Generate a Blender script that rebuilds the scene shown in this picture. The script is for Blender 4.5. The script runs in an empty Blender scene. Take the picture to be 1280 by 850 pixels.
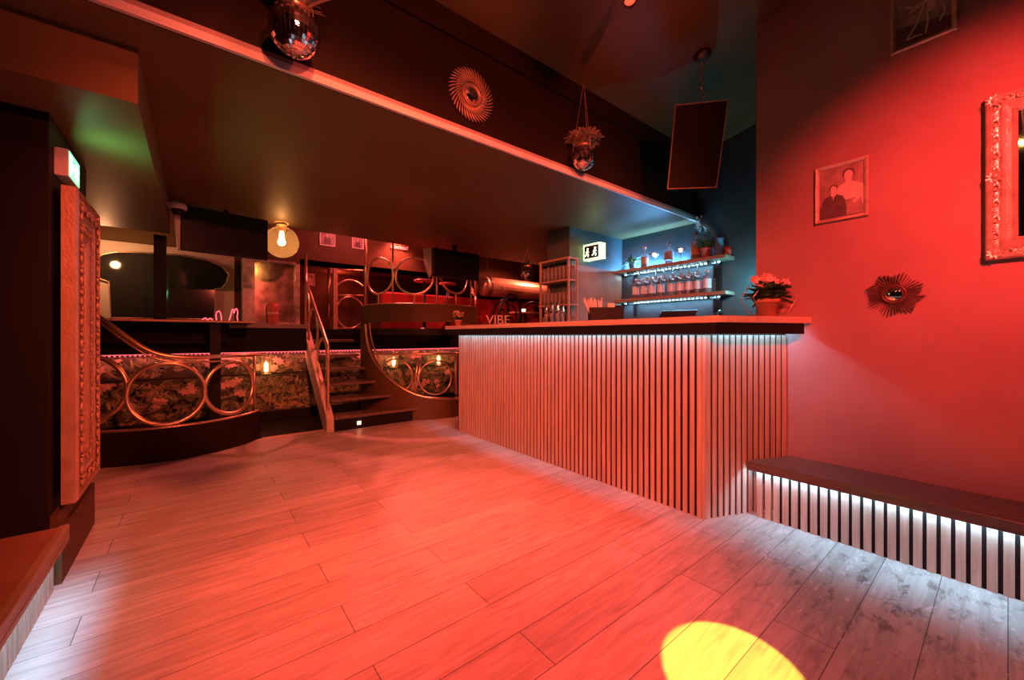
import bpy, bmesh, math, random
from mathutils import Vector, Matrix
random.seed(7)
PI = math.pi
SC = bpy.context.scene
COL = SC.collection
# ---------------------------------------------------------------- camera geometry (metres; camera eye at 0,0,1.1)
H = 1.1; FPX = 495.0; HOR = 420.0
FW = (0.6239, 0.7816); RT = (0.7815, -0.6237)
def ray(u, v):
    r = (u - 640) / FPX
    return (FW[0] + RT[0]*r, FW[1] + RT[1]*r, (HOR - v) / FPX)
def P(u, v, x=None, y=None, z=None, t=None):
    d = ray(u, v)
    if x is not None: t = x / d[0]
    elif y is not None: t = y / d[1]
    elif z is not None: t = (z - H) / d[2]
    return Vector((d[0]*t, d[1]*t, H + d[2]*t))
def on_cyl(u, v, c, R):
    """first point where the sight line meets the vertical cylinder"""
    d = ray(u, v)
    a = d[0]**2 + d[1]**2; b = -2*(d[0]*c[0] + d[1]*c[1]); k = c[0]**2 + c[1]**2 - R*R
    q = b*b - 4*a*k
    t = (-b - math.sqrt(max(q, 0))) / (2*a)
    p = Vector((d[0]*t, d[1]*t, H + d[2]*t))
    return math.atan2(p.y - c[1], p.x - c[0]), p.z
# ---------------------------------------------------------------- materials
MATS = {}
def newmat(name):
    m = bpy.data.materials.new(name); m.use_nodes = True
    nt = m.node_tree; b = nt.nodes['Principled BSDF']
    MATS[name] = m
    return m, nt, b
def paint(name, col, rough=.6, metal=0, var=.15, scale=4, bump=0, bscale=60, spec=.5, trans=0, ior=1.45, coat=0):
    m, nt, b = newmat(name)
    tc = nt.nodes.new('ShaderNodeTexCoord')
    n = nt.nodes.new('ShaderNodeTexNoise'); n.inputs['Scale'].default_value = scale; n.inputs['Detail'].default_value = 6
    nt.links.new(tc.outputs['Object'], n.inputs['Vector'])
    r = nt.nodes.new('ShaderNodeValToRGB')
    r.color_ramp.elements[0].position = .3; r.color_ramp.elements[1].position = .7
    r.color_ramp.elements[0].color = (*[c*(1-var) for c in col], 1)
    r.color_ramp.elements[1].color = (*[min(1, c*(1+var)) for c in col], 1)
    nt.links.new(n.outputs['Fac'], r.inputs['Fac']); nt.links.new(r.outputs['Color'], b.inputs['Base Color'])
    b.inputs['Roughness'].default_value = rough; b.inputs['Metallic'].default_value = metal
    b.inputs['Specular IOR Level'].default_value = spec
    b.inputs['Transmission Weight'].default_value = trans; b.inputs['IOR'].default_value = ior
    b.inputs['Coat Weight'].default_value = coat
    if bump:
        n2 = nt.nodes.new('ShaderNodeTexNoise'); n2.inputs['Scale'].default_value = bscale; n2.inputs['Detail'].default_value = 4
        nt.links.new(tc.outputs['Object'], n2.inputs['Vector'])
        bp = nt.nodes.new('ShaderNodeBump'); bp.inputs['Strength'].default_value = bump; bp.inputs['Distance'].default_value = .004
        nt.links.new(n2.outputs['Fac'], bp.inputs['Height']); nt.links.new(bp.outputs['Normal'], b.inputs['Normal'])
    return m
def glow(name, col, st):
    m, nt, b = newmat(name)
    b.inputs['Base Color'].default_value = (*col, 1)
    b.inputs['Emission Color'].default_value = (*col, 1); b.inputs['Emission Strength'].default_value = st
    return m
def wood(name, c1, c2, axis=2, rough=.45, scale=6, stretch=.08):
    m, nt, b = newmat(name)
    tc = nt.nodes.new('ShaderNodeTexCoord'); mp = nt.nodes.new('ShaderNodeMapping')
    s = [1, 1, 1]; s[axis] = stretch; mp.inputs['Scale'].default_value = s
    nt.links.new(tc.outputs['Object'], mp.inputs['Vector'])
    n = nt.nodes.new('ShaderNodeTexNoise'); n.inputs['Scale'].default_value = scale*6; n.inputs['Detail'].default_value = 8
    n.inputs['Distortion'].default_value = .6
    nt.links.new(mp.outputs['Vector'], n.inputs['Vector'])
    r = nt.nodes.new('ShaderNodeValToRGB'); r.color_ramp.elements[0].position = .35; r.color_ramp.elements[1].position = .65
    r.color_ramp.elements[0].color = (*c1, 1); r.color_ramp.elements[1].color = (*c2, 1)
    nt.links.new(n.outputs['Fac'], r.inputs['Fac']); nt.links.new(r.outputs['Color'], b.inputs['Base Color'])
    bp = nt.nodes.new('ShaderNodeBump'); bp.inputs['Strength'].default_value = .15; bp.inputs['Distance'].default_value = .003
    nt.links.new(n.outputs['Fac'], bp.inputs['Height']); nt.links.new(bp.outputs['Normal'], b.inputs['Normal'])
    b.inputs['Roughness'].default_value = rough
    return m
M = {}
def floor_mat():
    m, nt, b = newmat('laminate_planks'); L = nt.links; N = nt.nodes.new
    tc = N('ShaderNodeTexCoord')
    mp = N('ShaderNodeMapping'); mp.inputs['Location'].default_value = (.35, 0, 0)
    L.new(tc.outputs['Object'], mp.inputs['Vector'])
    def brick(c1, c2, mortar, msize):
        br = N('ShaderNodeTexBrick'); br.offset = .37; br.offset_frequency = 2; br.squash = 1
        br.inputs['Scale'].default_value = 1; br.inputs['Brick Width'].default_value = 1.29
        br.inputs['Row Height'].default_value = .189; br.inputs['Mortar Size'].default_value = msize
        br.inputs['Mortar Smooth'].default_value = .1; br.inputs['Bias'].default_value = 0
        br.inputs['Color1'].default_value = (*c1, 1); br.inputs['Color2'].default_value = (*c2, 1); br.inputs['Mortar'].default_value = (*mortar, 1)
        L.new(mp.outputs['Vector'], br.inputs['Vector']); return br
    br = brick((.60, .57, .53), (.46, .44, .41), (.09, .08, .07), .0016)
    # grain stretched along the boards
    g = N('ShaderNodeMapping'); g.inputs['Scale'].default_value = (.9, 9, 1); L.new(tc.outputs['Object'], g.inputs['Vector'])
    n = N('ShaderNodeTexNoise'); n.inputs['Scale'].default_value = 3.2; n.inputs['Detail'].default_value = 9; n.inputs['Distortion'].default_value = 1.2
    L.new(g.outputs['Vector'], n.inputs['Vector'])
    r = N('ShaderNodeValToRGB'); r.color_ramp.elements[0].position = .32; r.color_ramp.elements[1].position = .62
    r.color_ramp.elements[0].color = (.62, .60, .58, 1); r.color_ramp.elements[1].color = (1, 1, 1, 1)
    L.new(n.outputs['Fac'], r.inputs['Fac'])
    mx = N('ShaderNodeMix'); mx.data_type = 'RGBA'; mx.blend_type = 'MULTIPLY'; mx.inputs['Factor'].default_value = .85
    L.new(br.outputs['Color'], mx.inputs['A']); L.new(r.outputs['Color'], mx.inputs['B'])
    # worn and dirty area near the low bench: mask of noise, kept round (2.1, .3)
    sep = N('ShaderNodeVectorMath'); sep.operation = 'DISTANCE'; sep.inputs[1].default_value = (2.28, .28, 0)
    L.new(tc.outputs['Object'], sep.inputs[0])
    mr = N('ShaderNodeMapRange'); mr.inputs['From Min'].default_value = .15; mr.inputs['From Max'].default_value = 1.0
    mr.inputs['To Min'].default_value = 1; mr.inputs['To Max'].default_value = 0
    L.new(sep.outputs['Value'], mr.inputs['Value'])
    n2 = N('ShaderNodeTexNoise'); n2.inputs['Scale'].default_value = 7; n2.inputs['Detail'].default_value = 10; n2.inputs['Roughness'].default_value = .7
    L.new(g.outputs['Vector'], n2.inputs['Vector'])
    n2m = N('ShaderNodeMapping'); n2m.inputs['Scale'].default_value = (1, 2.2, 1); L.new(tc.outputs['Object'], n2m.inputs['Vector']); L.new(n2m.outputs['Vector'], n2.inputs['Vector'])
    def blot(lo, hi, col, amount, prev, noise):
        rr = N('ShaderNodeMapRange'); rr.inputs['From Min'].default_value = lo; rr.inputs['From Max'].default_value = hi
        L.new(noise.outputs['Fac'], rr.inputs['Value'])
        ml = N('ShaderNodeMath'); ml.operation = 'MULTIPLY'; L.new(rr.outputs['Result'], ml.inputs[0]); L.new(mr.outputs['Result'], ml.inputs[1])
        ml2 = N('ShaderNodeMath'); ml2.operation = 'MULTIPLY'; ml2.inputs[1].default_value = amount; L.new(ml.outputs[0], ml2.inputs[0])
        x = N('ShaderNodeMix'); x.data_type = 'RGBA'; L.new(ml2.outputs[0], x.inputs['Factor']); L.new(prev, x.inputs['A']); x.inputs['B'].default_value = (*col, 1)
        return x.outputs['Result']
    o = blot(.52, .64, (.12, .09, .07), .95, mx.outputs['Result'], n2)
    n3 = N('ShaderNodeTexNoise'); n3.inputs['Scale'].default_value = 11; n3.inputs['Detail'].default_value = 8; n3.inputs['Roughness'].default_value = .75
    L.new(n2m.outputs['Vector'], n3.inputs['Vector'])
    o = blot(.56, .64, (.85, .85, .85), .75, o, n3)
    L.new(o, b.inputs['Base Color'])
    b.inputs['Roughness'].default_value = .42
    rr = N('ShaderNodeMapRange'); rr.inputs['To Min'].default_value = .34; rr.inputs['To Max'].default_value = .55
    L.new(n.outputs['Fac'], rr.inputs['Value']); L.new(rr.outputs['Result'], b.inputs['Roughness'])
    bp = N('ShaderNodeBump'); bp.inputs['Strength'].default_value = .25; bp.inputs['Distance'].default_value = .003
    iv = N('ShaderNodeMath'); iv.operation = 'SUBTRACT'; iv.inputs[0].default_value = 1; L.new(br.outputs['Fac'], iv.inputs[1])
    ad = N('ShaderNodeMath'); ad.operation = 'MULTIPLY_ADD'; ad.inputs[1].default_value = .25; L.new(n.outputs['Fac'], ad.inputs[0]); L.new(iv.outputs[0], ad.inputs[2])
    L.new(ad.outputs[0], bp.inputs['Height']); L.new(bp.outputs['Normal'], b.inputs['Normal'])
    return m
M['floor'] = floor_mat()
M['wall_r'] = paint('warm_wall_paint', (.34, .215, .215), .55, var=.13, scale=2.2, bump=.25, bscale=25)
M['dark'] = paint('dark_ceiling_paint', (.040, .032, .024), .6, spec=.2, var=.12, scale=1.6, bump=.2, bscale=18)
M['ceil'] = paint('brown_ceiling_paint', (.135, .088, .036), .5, spec=.25, var=.12, scale=1.4, bump=.2, bscale=12)
M['black'] = paint('black_paint', (.010, .009, .010), .6, spec=.2, var=.2)
M['recess'] = paint('teal_wall_paint', (.06, .085, .095), .45, var=.3, scale=3, bump=.3, bscale=20)
M['beige'] = paint('beige_wall_paint', (.50, .42, .33), .6, var=.06)
M['brownwall'] = paint('brown_wall_paint', (.105, .060, .024), .6, spec=.25, var=.12, scale=2)
M['panel'] = paint('brown_laminate', (.27, .17, .10), .5, var=.3, scale=3.5, bump=.15)
M['slat'] = wood('pale_oak_slats', (.46, .36, .28), (.62, .49, .39), 2, .5)
M['felt'] = paint('black_felt', (.012, .011, .011), .95)
M['top'] = wood('countertop_wood', (.55, .42, .34), (.68, .54, .45), 1, .35)
M['darkwood'] = wood('dark_bench_wood', (.10, .075, .06), (.17, .125, .10), 1, .3)
M['redtop'] = paint('rust_red_bench_top', (.33, .16, .12), .55, var=.2)
M['shelfwood'] = wood('shelf_wood', (.30, .22, .16), (.42, .32, .24), 1, .5)
M['white'] = paint('white_paint', (.72, .70, .68), .5, var=.06)
M['strip'] = wood('whitewashed_edge_board', (.62, .56, .54), (.76, .70, .68), 0, .5)
M['redstrip'] = paint('dull_edge_paint', (.40, .30, .30), .5, var=.1)
M['gold'] = paint('gold_leaf', (.72, .50, .28), .32, .75, var=.25, scale=14, bump=.4, bscale=70)
M['redgold'] = paint('bronze_gilding', (.52, .32, .21), .42, .5, var=.12, scale=16, bump=.5, bscale=80)
M['bronze'] = paint('dark_bronze', (.13, .07, .05), .4, .3, var=.2)
M['silver'] = paint('silver_leaf', (.78, .66, .56), .35, .6, var=.25, scale=18, bump=.5, bscale=90)
M['brass'] = paint('brass_tube', (.78, .56, .36), .28, .85, var=.1)
M['mirror'] = paint('mirror_glass', (.88, .88, .88), .03, 1, var=.01)
M['smoke'] = paint('smoked_mirror', (.05, .05, .045), .08, .6, var=.1)
M['chrome'] = paint('chrome', (.75, .76, .78), .15, 1, var=.05)
M['steel'] = paint('dark_steel', (.12, .12, .13), .35, .8, var=.1)
M['tile'] = paint('mirror_tile', (.85, .83, .84), .07, 1, var=.05)
M['grout'] = paint('dark_grout', (.05, .04, .04), .7)
M['plastic'] = paint('black_plastic', (.016, .016, .018), .4, var=.1, spec=.25)
M['screen'] = paint('dark_screen_glass', (.010, .011, .013), .3, var=.05, spec=.25)
M['leaf'] = paint('green_leaf', (.09, .20, .05), .45, var=.35, scale=20)
M['dryleaf'] = paint('dried_leaf', (.42, .30, .18), .7, var=.3, scale=20)
M['pink'] = paint('pink_petal', (.85, .52, .50), .5, var=.12, scale=20)
M['terra'] = paint('terracotta', (.55, .27, .17), .6, var=.12)
M['redpot'] = paint('red_glaze', (.62, .12, .09), .35, var=.1)
M['blue'] = paint('blue_enamel', (.10, .26, .40), .4, var=.15)
M['glass'] = paint('clear_glass', (.90, .93, .95), .04, trans=.80, var=.01, ior=1.3)
M['amber'] = paint('amber_spirit', (.50, .18, .08), .15, trans=.35, var=.1)
M['redliq'] = paint('red_spirit', (.75, .03, .04), .15, trans=.4, var=.1)
M['darkliq'] = paint('dark_spirit', (.13, .05, .07), .15, trans=.2, var=.1)
M['label'] = paint('paper_label', (.78, .80, .82), .6, var=.06)
M['rustlabel'] = paint('rust_label', (.48, .20, .12), .6, var=.25, scale=30)
M['cork'] = paint('cork', (.55, .36, .22), .8, var=.2)
M['paper'] = paint('paper_straw', (.80, .72, .66), .6, var=.08)
M['redleather'] = paint('red_leather', (.45, .05, .05), .4, var=.15)
M['cord'] = paint('cord', (.25, .18, .15), .7)
M['duct'] = paint('galvanised_duct', (.55, .45, .32), .35, .7, var=.2)
M['marble'] = paint('veined_marble', (.50, .42, .36), .3, var=.55, scale=9)
M['led'] = glow('cool_led', (.72, .88, 1.0), 14)
M['ledb'] = glow('blue_led', (.45, .80, 1.0), 9)
M['ledp'] = glow('pink_led', (1.0, .14, .16), 1.3)
M['bulb'] = glow('warm_filament', (1.0, .50, .16), 60)
M['green'] = glow('green_exit_light', (.25, 1.0, .45), 1.6)
M['greenw'] = glow('white_exit_light', (.85, 1.0, .80), 3.0)
M['exitw'] = glow('yellow_exit_light', (.88, 1.0, .62), .9)
M['neon'] = glow('pink_neon', (1.0, .10, .13), 2.2)
M['lampred'] = glow('red_lamp', (1.0, .05, .02), 3)
M['warmsq'] = glow('warm_step_light', (1.0, .45, .22), 6)
M['amberl'] = glow('amber_lamp', (1.0, .55, .10), 120)
M['flame'] = glow('candle_flame', (1.0, .62, .35), 9)
M['wp'] = paint('wallpaper_ground', (.05, .05, .03), .6, var=.3, scale=8)
M['wl1'] = paint('wallpaper_leaf_olive', (.26, .25, .12), .6, var=.5, scale=14)
M['wl2'] = paint('wallpaper_leaf_moss', (.13, .17, .08), .6, var=.5, scale=14)
M['wl3'] = paint('wallpaper_leaf_tan', (.42, .31, .17), .6, var=.4, scale=14)
M['wl4'] = paint('wallpaper_bloom', (.80, .50, .40), .6)
M['photo_bg'] = paint('sepia_print', (.30, .24, .22), .5, var=.4, scale=14)
M['photo_lt'] = paint('sepia_print_light', (.62, .54, .50), .5, var=.15, scale=20)
M['photo_dk'] = paint('sepia_print_dark', (.10, .08, .08), .5, var=.3, scale=20)
# ---------------------------------------------------------------- object helpers
def rootmat(o):
    m = Matrix.Identity(4)
    while o is not None:
        m = (Matrix.Translation(o.location) @ o.rotation_euler.to_matrix().to_4x4()) @ m
        o = o.parent
    return m
def tag(o, label=None, cat=None, group=None, kind=None):
    if label: o['label'] = label
    if cat: o['category'] = cat
    if group: o['group'] = group
    if kind: o['kind'] = kind
    return o
def thing(name, label, cat, loc=(0, 0, 0), rz=0, group=None):
    o = bpy.data.objects.new(name, None); COL.objects.link(o)
    o.location = loc; o.rotation_euler = (0, 0, rz); o.empty_display_size = .05
    return tag(o, label, cat, group)
def copy_tree(o, parent=None):
    c = o.copy(); COL.objects.link(c); c.parent = parent
    for ch in [k for k in bpy.data.objects if k.parent == o]: copy_tree(ch, c)
    return c
class MB:
    def __init__(s): s.v = []; s.f = []; s.m = []; s.sm = []
    def add(s, vs, fs, mi=0, smooth=False):
        n = len(s.v); s.v += [Vector(p) for p in vs]
        for f in fs: s.f.append([i + n for i in f]); s.m.append(mi); s.sm.append(smooth)
        return s
    def box(s, a, b, mi=0):
        x0, y0, z0 = a; x1, y1, z1 = b
        vs = [(x0,y0,z0),(x1,y0,z0),(x1,y1,z0),(x0,y1,z0),(x0,y0,z1),(x1,y0,z1),(x1,y1,z1),(x0,y1,z1)]
        return s.add(vs, [(0,3,2,1),(4,5,6,7),(0,1,5,4),(1,2,6,5),(2,3,7,6),(3,0,4,7)], mi)
    def obox(s, c, ax, ay, az, mi=0):
        c = Vector(c); ax = Vector(ax); ay = Vector(ay); az = Vector(az)
        vs = [c+i*ax+j*ay+k*az for k in (-1, 1) for (i, j) in ((-1,-1),(1,-1),(1,1),(-1,1))]
        return s.add(vs, [(0,3,2,1),(4,5,6,7),(0,1,5,4),(1,2,6,5),(2,3,7,6),(3,0,4,7)], mi)
    def prism(s, poly, d0, d1, axis='z', mi=0):
        """polygon (a,b) extruded along axis between d0 and d1; axis y: (x,z), axis x: (y,z)"""
        n = len(poly)
        def pt(a, b, d): return (a, b, d) if axis == 'z' else ((a, d, b) if axis == 'y' else (d, a, b))
        vs = [pt(a, b, d0) for a, b in poly] + [pt(a, b, d1) for a, b in poly]
        fs = [tuple(range(n))[::-1], tuple(range(n, 2*n))] + [(i, (i+1) % n, n+(i+1) % n, n+i) for i in range(n)]
        return s.add(vs, fs, mi)
    def tube(s, pts, r, seg=8, closed=False, mi=0, caps=True):
        pts = [Vector(p) for p in pts]; n = len(pts)
        rs = r if isinstance(r, (list, tuple)) else [r]*n
        up = None; rings = []
        for i, p in enumerate(pts):
            if closed: d = pts[(i+1) % n] - pts[i-1]
            else: d = pts[min(i+1, n-1)] - pts[max(i-1, 0)]
            if d.length < 1e-9: d = Vector((0, 0, 1))
            d.normalize()
            if up is None:
                up = Vector((0, 0, 1)) if abs(d.z) < .9 else Vector((1, 0, 0))
            a = up - d*up.dot(d)
            if a.length < 1e-6: a = d.orthogonal()
            a.normalize(); up = a; b = d.cross(a)
            rings.append([p + a*rs[i]*math.cos(2*PI*k/seg) + b*rs[i]*math.sin(2*PI*k/seg) for k in range(seg)])
        vs = [q for rg in rings for q in rg]; fs = []
        for i in range(n if closed else n-1):
            j = (i+1) % n
            for k in range(seg):
                fs.append((i*seg+k, i*seg+(k+1) % seg, j*seg+(k+1) % seg, j*seg+k))
        if caps and not closed:
            fs.append(tuple(range(seg))[::-1]); fs.append(tuple((n-1)*seg+k for k in range(seg)))
        return s.add(vs, fs, mi, True)
    def lathe(s, prof, c=(0, 0, 0), seg=20, mi=0, smooth=True, cap=True):
        vs = []; fs = []; n = len(prof)
        for r, z in prof:
            for k in range(seg):
                a = 2*PI*k/seg; vs.append((c[0]+r*math.cos(a), c[1]+r*math.sin(a), c[2]+z))
        for i in range(n-1):
            for k in range(seg):
                fs.append((i*seg+k, i*seg+(k+1) % seg, (i+1)*seg+(k+1) % seg, (i+1)*seg+k))
        if cap:
            if prof[0][0] > 1e-5: fs.append(tuple(range(seg))[::-1])
            if prof[-1][0] > 1e-5: fs.append(tuple((n-1)*seg+k for k in range(seg)))
        return s.add(vs, fs, mi, smooth)
    def ring(s, c, ax, ay, R, r, n=36, seg=8, Ry=None, mi=0):
        c = Vector(c); ax = Vector(ax); ay = Vector(ay); Ry = Ry or R
        return s.tube([c + ax*R*math.cos(2*PI*k/n) + ay*Ry*math.sin(2*PI*k/n) for k in range(n)], r, seg, True, mi)
    def ball(s, c, r, seg=10, rings=6, mi=0, sc=(1, 1, 1)):
        prof = [(r*math.sin(PI*i/rings)*1.0, -r*math.cos(PI*i/rings)) for i in range(rings+1)]
        vs = []; fs = []
        for a, z in prof:
            for k in range(seg):
                t = 2*PI*k/seg; vs.append((c[0]+a*math.cos(t)*sc[0], c[1]+a*math.sin(t)*sc[1], c[2]+z*sc[2]))
        for i in range(rings):
            for k in range(seg): fs.append((i*seg+k, i*seg+(k+1) % seg, (i+1)*seg+(k+1) % seg, (i+1)*seg+k))
        return s.add(vs, fs, mi, True)
    def leaf(s, base, d, L, W, up=(0, 0, 1), mi=0, bend=.25):
        base = Vector(base); d = Vector(d).normalized(); side = d.cross(Vector(up))
        if side.length < 1e-4: side = Vector((1, 0, 0))
        side.normalize(); nrm = side.cross(d)
        pts = []
        for t, w in ((0, .12), (.3, .9), (.6, .85), (1, .04)):
            c = base + d*L*t - nrm*L*bend*t*t
            pts += [c - side*W*w*.5 + nrm*W*.12, c - nrm*W*.02, c + side*W*w*.5 + nrm*W*.12]
        fs = []
        for i in range(3):
            for k in range(2): fs.append((i*3+k, i*3+k+1, i*3+k+4, i*3+k+3))
        return s.add(pts, fs, mi, True)
    def build(s, name, mats, parent=None, local=True, bevel=0):
        me = bpy.data.meshes.new(name)
        vs = s.v
        if parent is not None and not local:
            inv = rootmat(parent).inverted(); vs = [inv @ v for v in vs]
        me.from_pydata([tuple(v) for v in vs], [], s.f)
        if not isinstance(mats, (list, tuple)): mats = [mats]
        for m in mats: me.materials.append(M[m] if isinstance(m, str) else m)
        for p, mi, sm in zip(me.polygons, s.m, s.sm): p.material_index = mi; p.use_smooth = sm
        bm = bmesh.new(); bm.from_mesh(me)
        bmesh.ops.recalc_face_normals(bm, faces=bm.faces) if not getattr(s, 'open', False) else None
        bm.to_mesh(me); bm.free()
        o = bpy.data.objects.new(name, me); COL.objects.link(o)
        if parent is not None: o.parent = parent
        if bevel:
            b = o.modifiers.new('bevel', 'BEVEL'); b.width = bevel; b.segments = 2; b.limit_method = 'ANGLE'
        return o
def struct(name, mb, mat, bevel=0):
    o = mb.build(name, mat, bevel=bevel); o['kind'] = 'structure'; return o
def single(name, mb, mat, label, cat, group=None, bevel=0, loc=None):
    """a top-level thing that is one mesh; geometry given in world space, origin moved to its base"""
    if loc is None:
        xs = [v.x for v in mb.v]; ys = [v.y for v in mb.v]; zs = [v.z for v in mb.v]
        loc = ((min(xs)+max(xs))/2, (min(ys)+max(ys))/2, min(zs))
    mb.v = [v - Vector(loc) for v in mb.v]
    o = mb.build(name, mat, bevel=bevel); o.location = loc
    return tag(o, label, cat, group)

# ================================================================ SETTING
SLAB = 2.30; BY = 2.06; BE = 4.96; XR = 2.98; XS = 4.15; YC = 3.0
struct('floor', MB().box((-1.6, -2.6, -.08), (4.15, 5.0, 0)), 'floor')
struct('floor_alcove', MB().box((-1.6, 5.0, -.08), (6.6, 6.0, -.004)), 'black')
struct('trim_1', MB().box((.56, 4.985, -.01), (2.0, 5.01, .008)), 'brass')
struct('wall_right', MB().box((XR, -2.6, 0), (4.3, 1.07, 3.75)), 'wall_r')
struct('wall_bar', MB().box((XS, 1.07, 0), (4.3, 3.35, 3.4)), 'recess')
c = MB().box((3.2, YC, 0), (XS, 3.35, SLAB)); struct('wall_closet', c, 'recess')
struct('wall_left', MB().box((-1.75, -2.6, 0), (-1.6, 7.3, 3.9)), 'dark')
struct('wall_front', MB().box((-1.75, -2.75, 0), (4.3, -2.6, 4.1)), 'dark')
struct('wall_end', MB().box((-1.6, 2.6, 0), (-.5, 3.35, 2.07)), 'black')
struct('baseboard_left', MB().box((-.5, 2.62, 0), (-.478, 3.35, .31)).box((-.478, 2.62, 0), (-.465, 3.35, .24)), 'brownwall')
struct('ceiling_mezzanine', MB().box((-1.6, BY, SLAB), (6.6, BE, 3.05)), 'ceil')
M['beam'] = paint('dark_beam_paint', (.018, .011, .006), .55, spec=.15, var=.15, scale=2, bump=.2, bscale=12)
struct('wall_mezzanine', MB().box((-1.6, BY-.012, SLAB), (XS, BY, 2.86)).box((-1.6, BY-.03, 2.86), (XS, BY, 3.02)), 'beam')
struct('trim_2', MB().box((-1.6, BY-.032, SLAB-.003), (XS, BY-.012, SLAB+.030)), 'strip')
struct('trim_4', MB().box((-1.6, BY-.026, SLAB+.030), (XS, BY-.012, SLAB+.055)), 'redstrip')
struct('ceiling_soffit', MB().box((-1.6, 2.27, 2.07), (-.19, BE, SLAB)), 'ceil')
sl = MB().add([(-1.75, BY, 3.0), (4.3, BY, 3.0), (4.3, -2.75, 3.96), (-1.75, -2.75, 3.96), (-1.75, BY, 3.1), (4.3, BY, 3.1), (4.3, -2.75, 4.1), (-1.75, -2.75, 4.1)],
              [(0, 1, 2, 3), (4, 7, 6, 5), (0, 4, 5, 1), (1, 5, 6, 2), (2, 6, 7, 3), (3, 7, 4, 0)])
struct('ceiling', sl, 'ceil')
# far end: gallery floor, walls, ceiling
struct('floor_gallery', MB().box((-1.6, 5.88, .9), (1.16, 7.3, 1.2)).box((1.85, 5.88, .9), (6.6, 7.3, 1.2)).box((1.16, 6.2, .9), (1.85, 7.3, 1.2)), 'black')
struct('wall_alcove', MB().box((-1.6, 6.0, 0), (6.6, 6.12, .9)), 'black')
struct('wall_back', MB().box((-1.6, 6.3, 1.2), (1.16, 6.45, 2.95)), 'brownwall')
struct('wall_back_upper', MB().box((1.16, 6.3, 2.14), (6.6, 6.45, 2.95)), 'brownwall')
struct('wall_back_far', MB().box((1.16, 7.2, 1.2), (6.6, 7.35, 2.3)), 'brownwall')
struct('wall_back_panel', MB().box((-1.6, 6.275, 1.2), (.39, 6.3, 2.17)), 'beige')
struct('ceiling_gallery', MB().box((-1.6, BE, 2.9), (6.6, 6.45, 3.05)).box((1.16, 6.3, 2.14), (6.6, 7.3, 2.2)), 'ceil')
struct('wall_gallery_right', MB().box((6.6, 3.3, 0), (6.75, 7.3, 3.05)), 'brownwall')
struct('wall_mezzanine_right', MB().box((4.3, 3.2, 0), (6.6, 3.35, 2.3)), 'brownwall')
struct('floor_platform', MB().box((3.5, 4.2, 0), (6.6, 5.88, .75)), 'black')
for i, x in enumerate((-.27, .156)):
    z0 = 1.262 if i == 0 else 0
    mbp = MB().box((x-.045, 5.08 if i == 0 else 5.06, z0), (x+.045, 5.17, 2.07 if x < -.2 else 1.234))
    struct('pillar_%d' % (i+1), mbp, 'black')
struct('trim_3', MB().box((.15, 5.8, 1.2), (1.16, 6.27, 1.255)), 'shelfwood', bevel=.004)

# ---- floral wallpaper panels (printed pattern kept inside each panel's mesh)
def wallpaper(x0, x1, z0, z1, seed, name, label):
    rnd = random.Random(seed); mb = MB(); mb.box((x0, 5.985, z0), (x1, 5.998, z1))
    def blade(cx, cz, a, L, W, mi, yy):
        dx, dz = math.cos(a), math.sin(a); pts = []
        for t, w in ((0, .1), (.25, .8), (.5, 1), (.75, .7), (1, .02)):
            bx, bz = cx+dx*L*t, cz+dz*L*t
            bx += -dz*L*.18*t*t; bz += dx*L*.18*t*t
            pts.append((bx, bz, w))
        poly = [(x-dz*W*w/2, z+dx*W*w/2) for x, z, w in pts] + [(x+dz*W*w/2, z-dx*W*w/2) for x, z, w in reversed(pts)]
        if min(p[0] for p in poly) < x0 or max(p[0] for p in poly) > x1 or min(p[1] for p in poly) < z0 or max(p[1] for p in poly) > z1: return
        n = len(poly); mb.add([(x, yy, z) for x, z in poly], [tuple(range(n))], mi)
    N = int((x1-x0)*(z1-z0)*420)
    for i in range(N):
        cx, cz = rnd.uniform(x0, x1), rnd.uniform(z0, z1); a0 = rnd.uniform(0, 2*PI)
        mi = rnd.choice((1, 1, 2, 2, 3))
        for k in range(rnd.randint(1, 3)):
            blade(cx, cz, a0+k*.5, rnd.uniform(.07, .15), rnd.uniform(.022, .045), mi, 5.9848-.0000012*i*3)
    for i in range(int((x1-x0)*(z1-z0)*9)):
        cx, cz = rnd.uniform(x0+.08, x1-.08), rnd.uniform(z0+.05, z1-.05)
        for q in range(3):
            ox, oz = cx+rnd.uniform(-.05, .05), cz+rnd.uniform(-.04, .04); a0 = rnd.uniform(0, 2)
            for k in range(5): blade(ox, oz, a0+k*2*PI/5, .05, .034, 4, 5.976-.00018*(q*5+k)-.000004*i)
    mb.open = True
    o = single(name, mb, ['wp', 'wl1', 'wl2', 'wl3', 'wl4'], label, 'wallpaper panel')
    return o
wallpaper(-1.58, 3.6, .615, .87, 1, 'wallpaper_panel', 'upper strip of floral leaf wallpaper directly under the pink light strip')
wallpaper(-1.58, 3.6, .12, .605, 2, 'wallpaper_panel', 'lower tall strip of floral leaf wallpaper above the black plinth')

# ================================================================ RIGHT-HAND BAR
def slats(mb, a, b, z0, z1, pitch=.045, w=.028, dep=.008, skip=0):
    a = Vector((*a, 0)); b = Vector((*b, 0)); d = (b-a); L = d.length; d.normalize(); nrm = Vector((d.y, -d.x, 0))
    n = int(L/pitch)
    for i in range(n):
        p = a + d*(pitch*(i+.5)) + nrm*(-dep/2)
        mb.obox((p.x, p.y, (z0+z1)/2), d*w/2, nrm*dep/2, (0, 0, (z1-z0)/2))
    return mb
bar = thing('bar_counter', 'long bar counter clad in pale vertical slats under a thick wooden top', 'bar counter', (2.7, 2.6, 0))
A = (2.39, 4.0); B = (2.39, 1.14); C3 = (2.972, .893)
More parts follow.
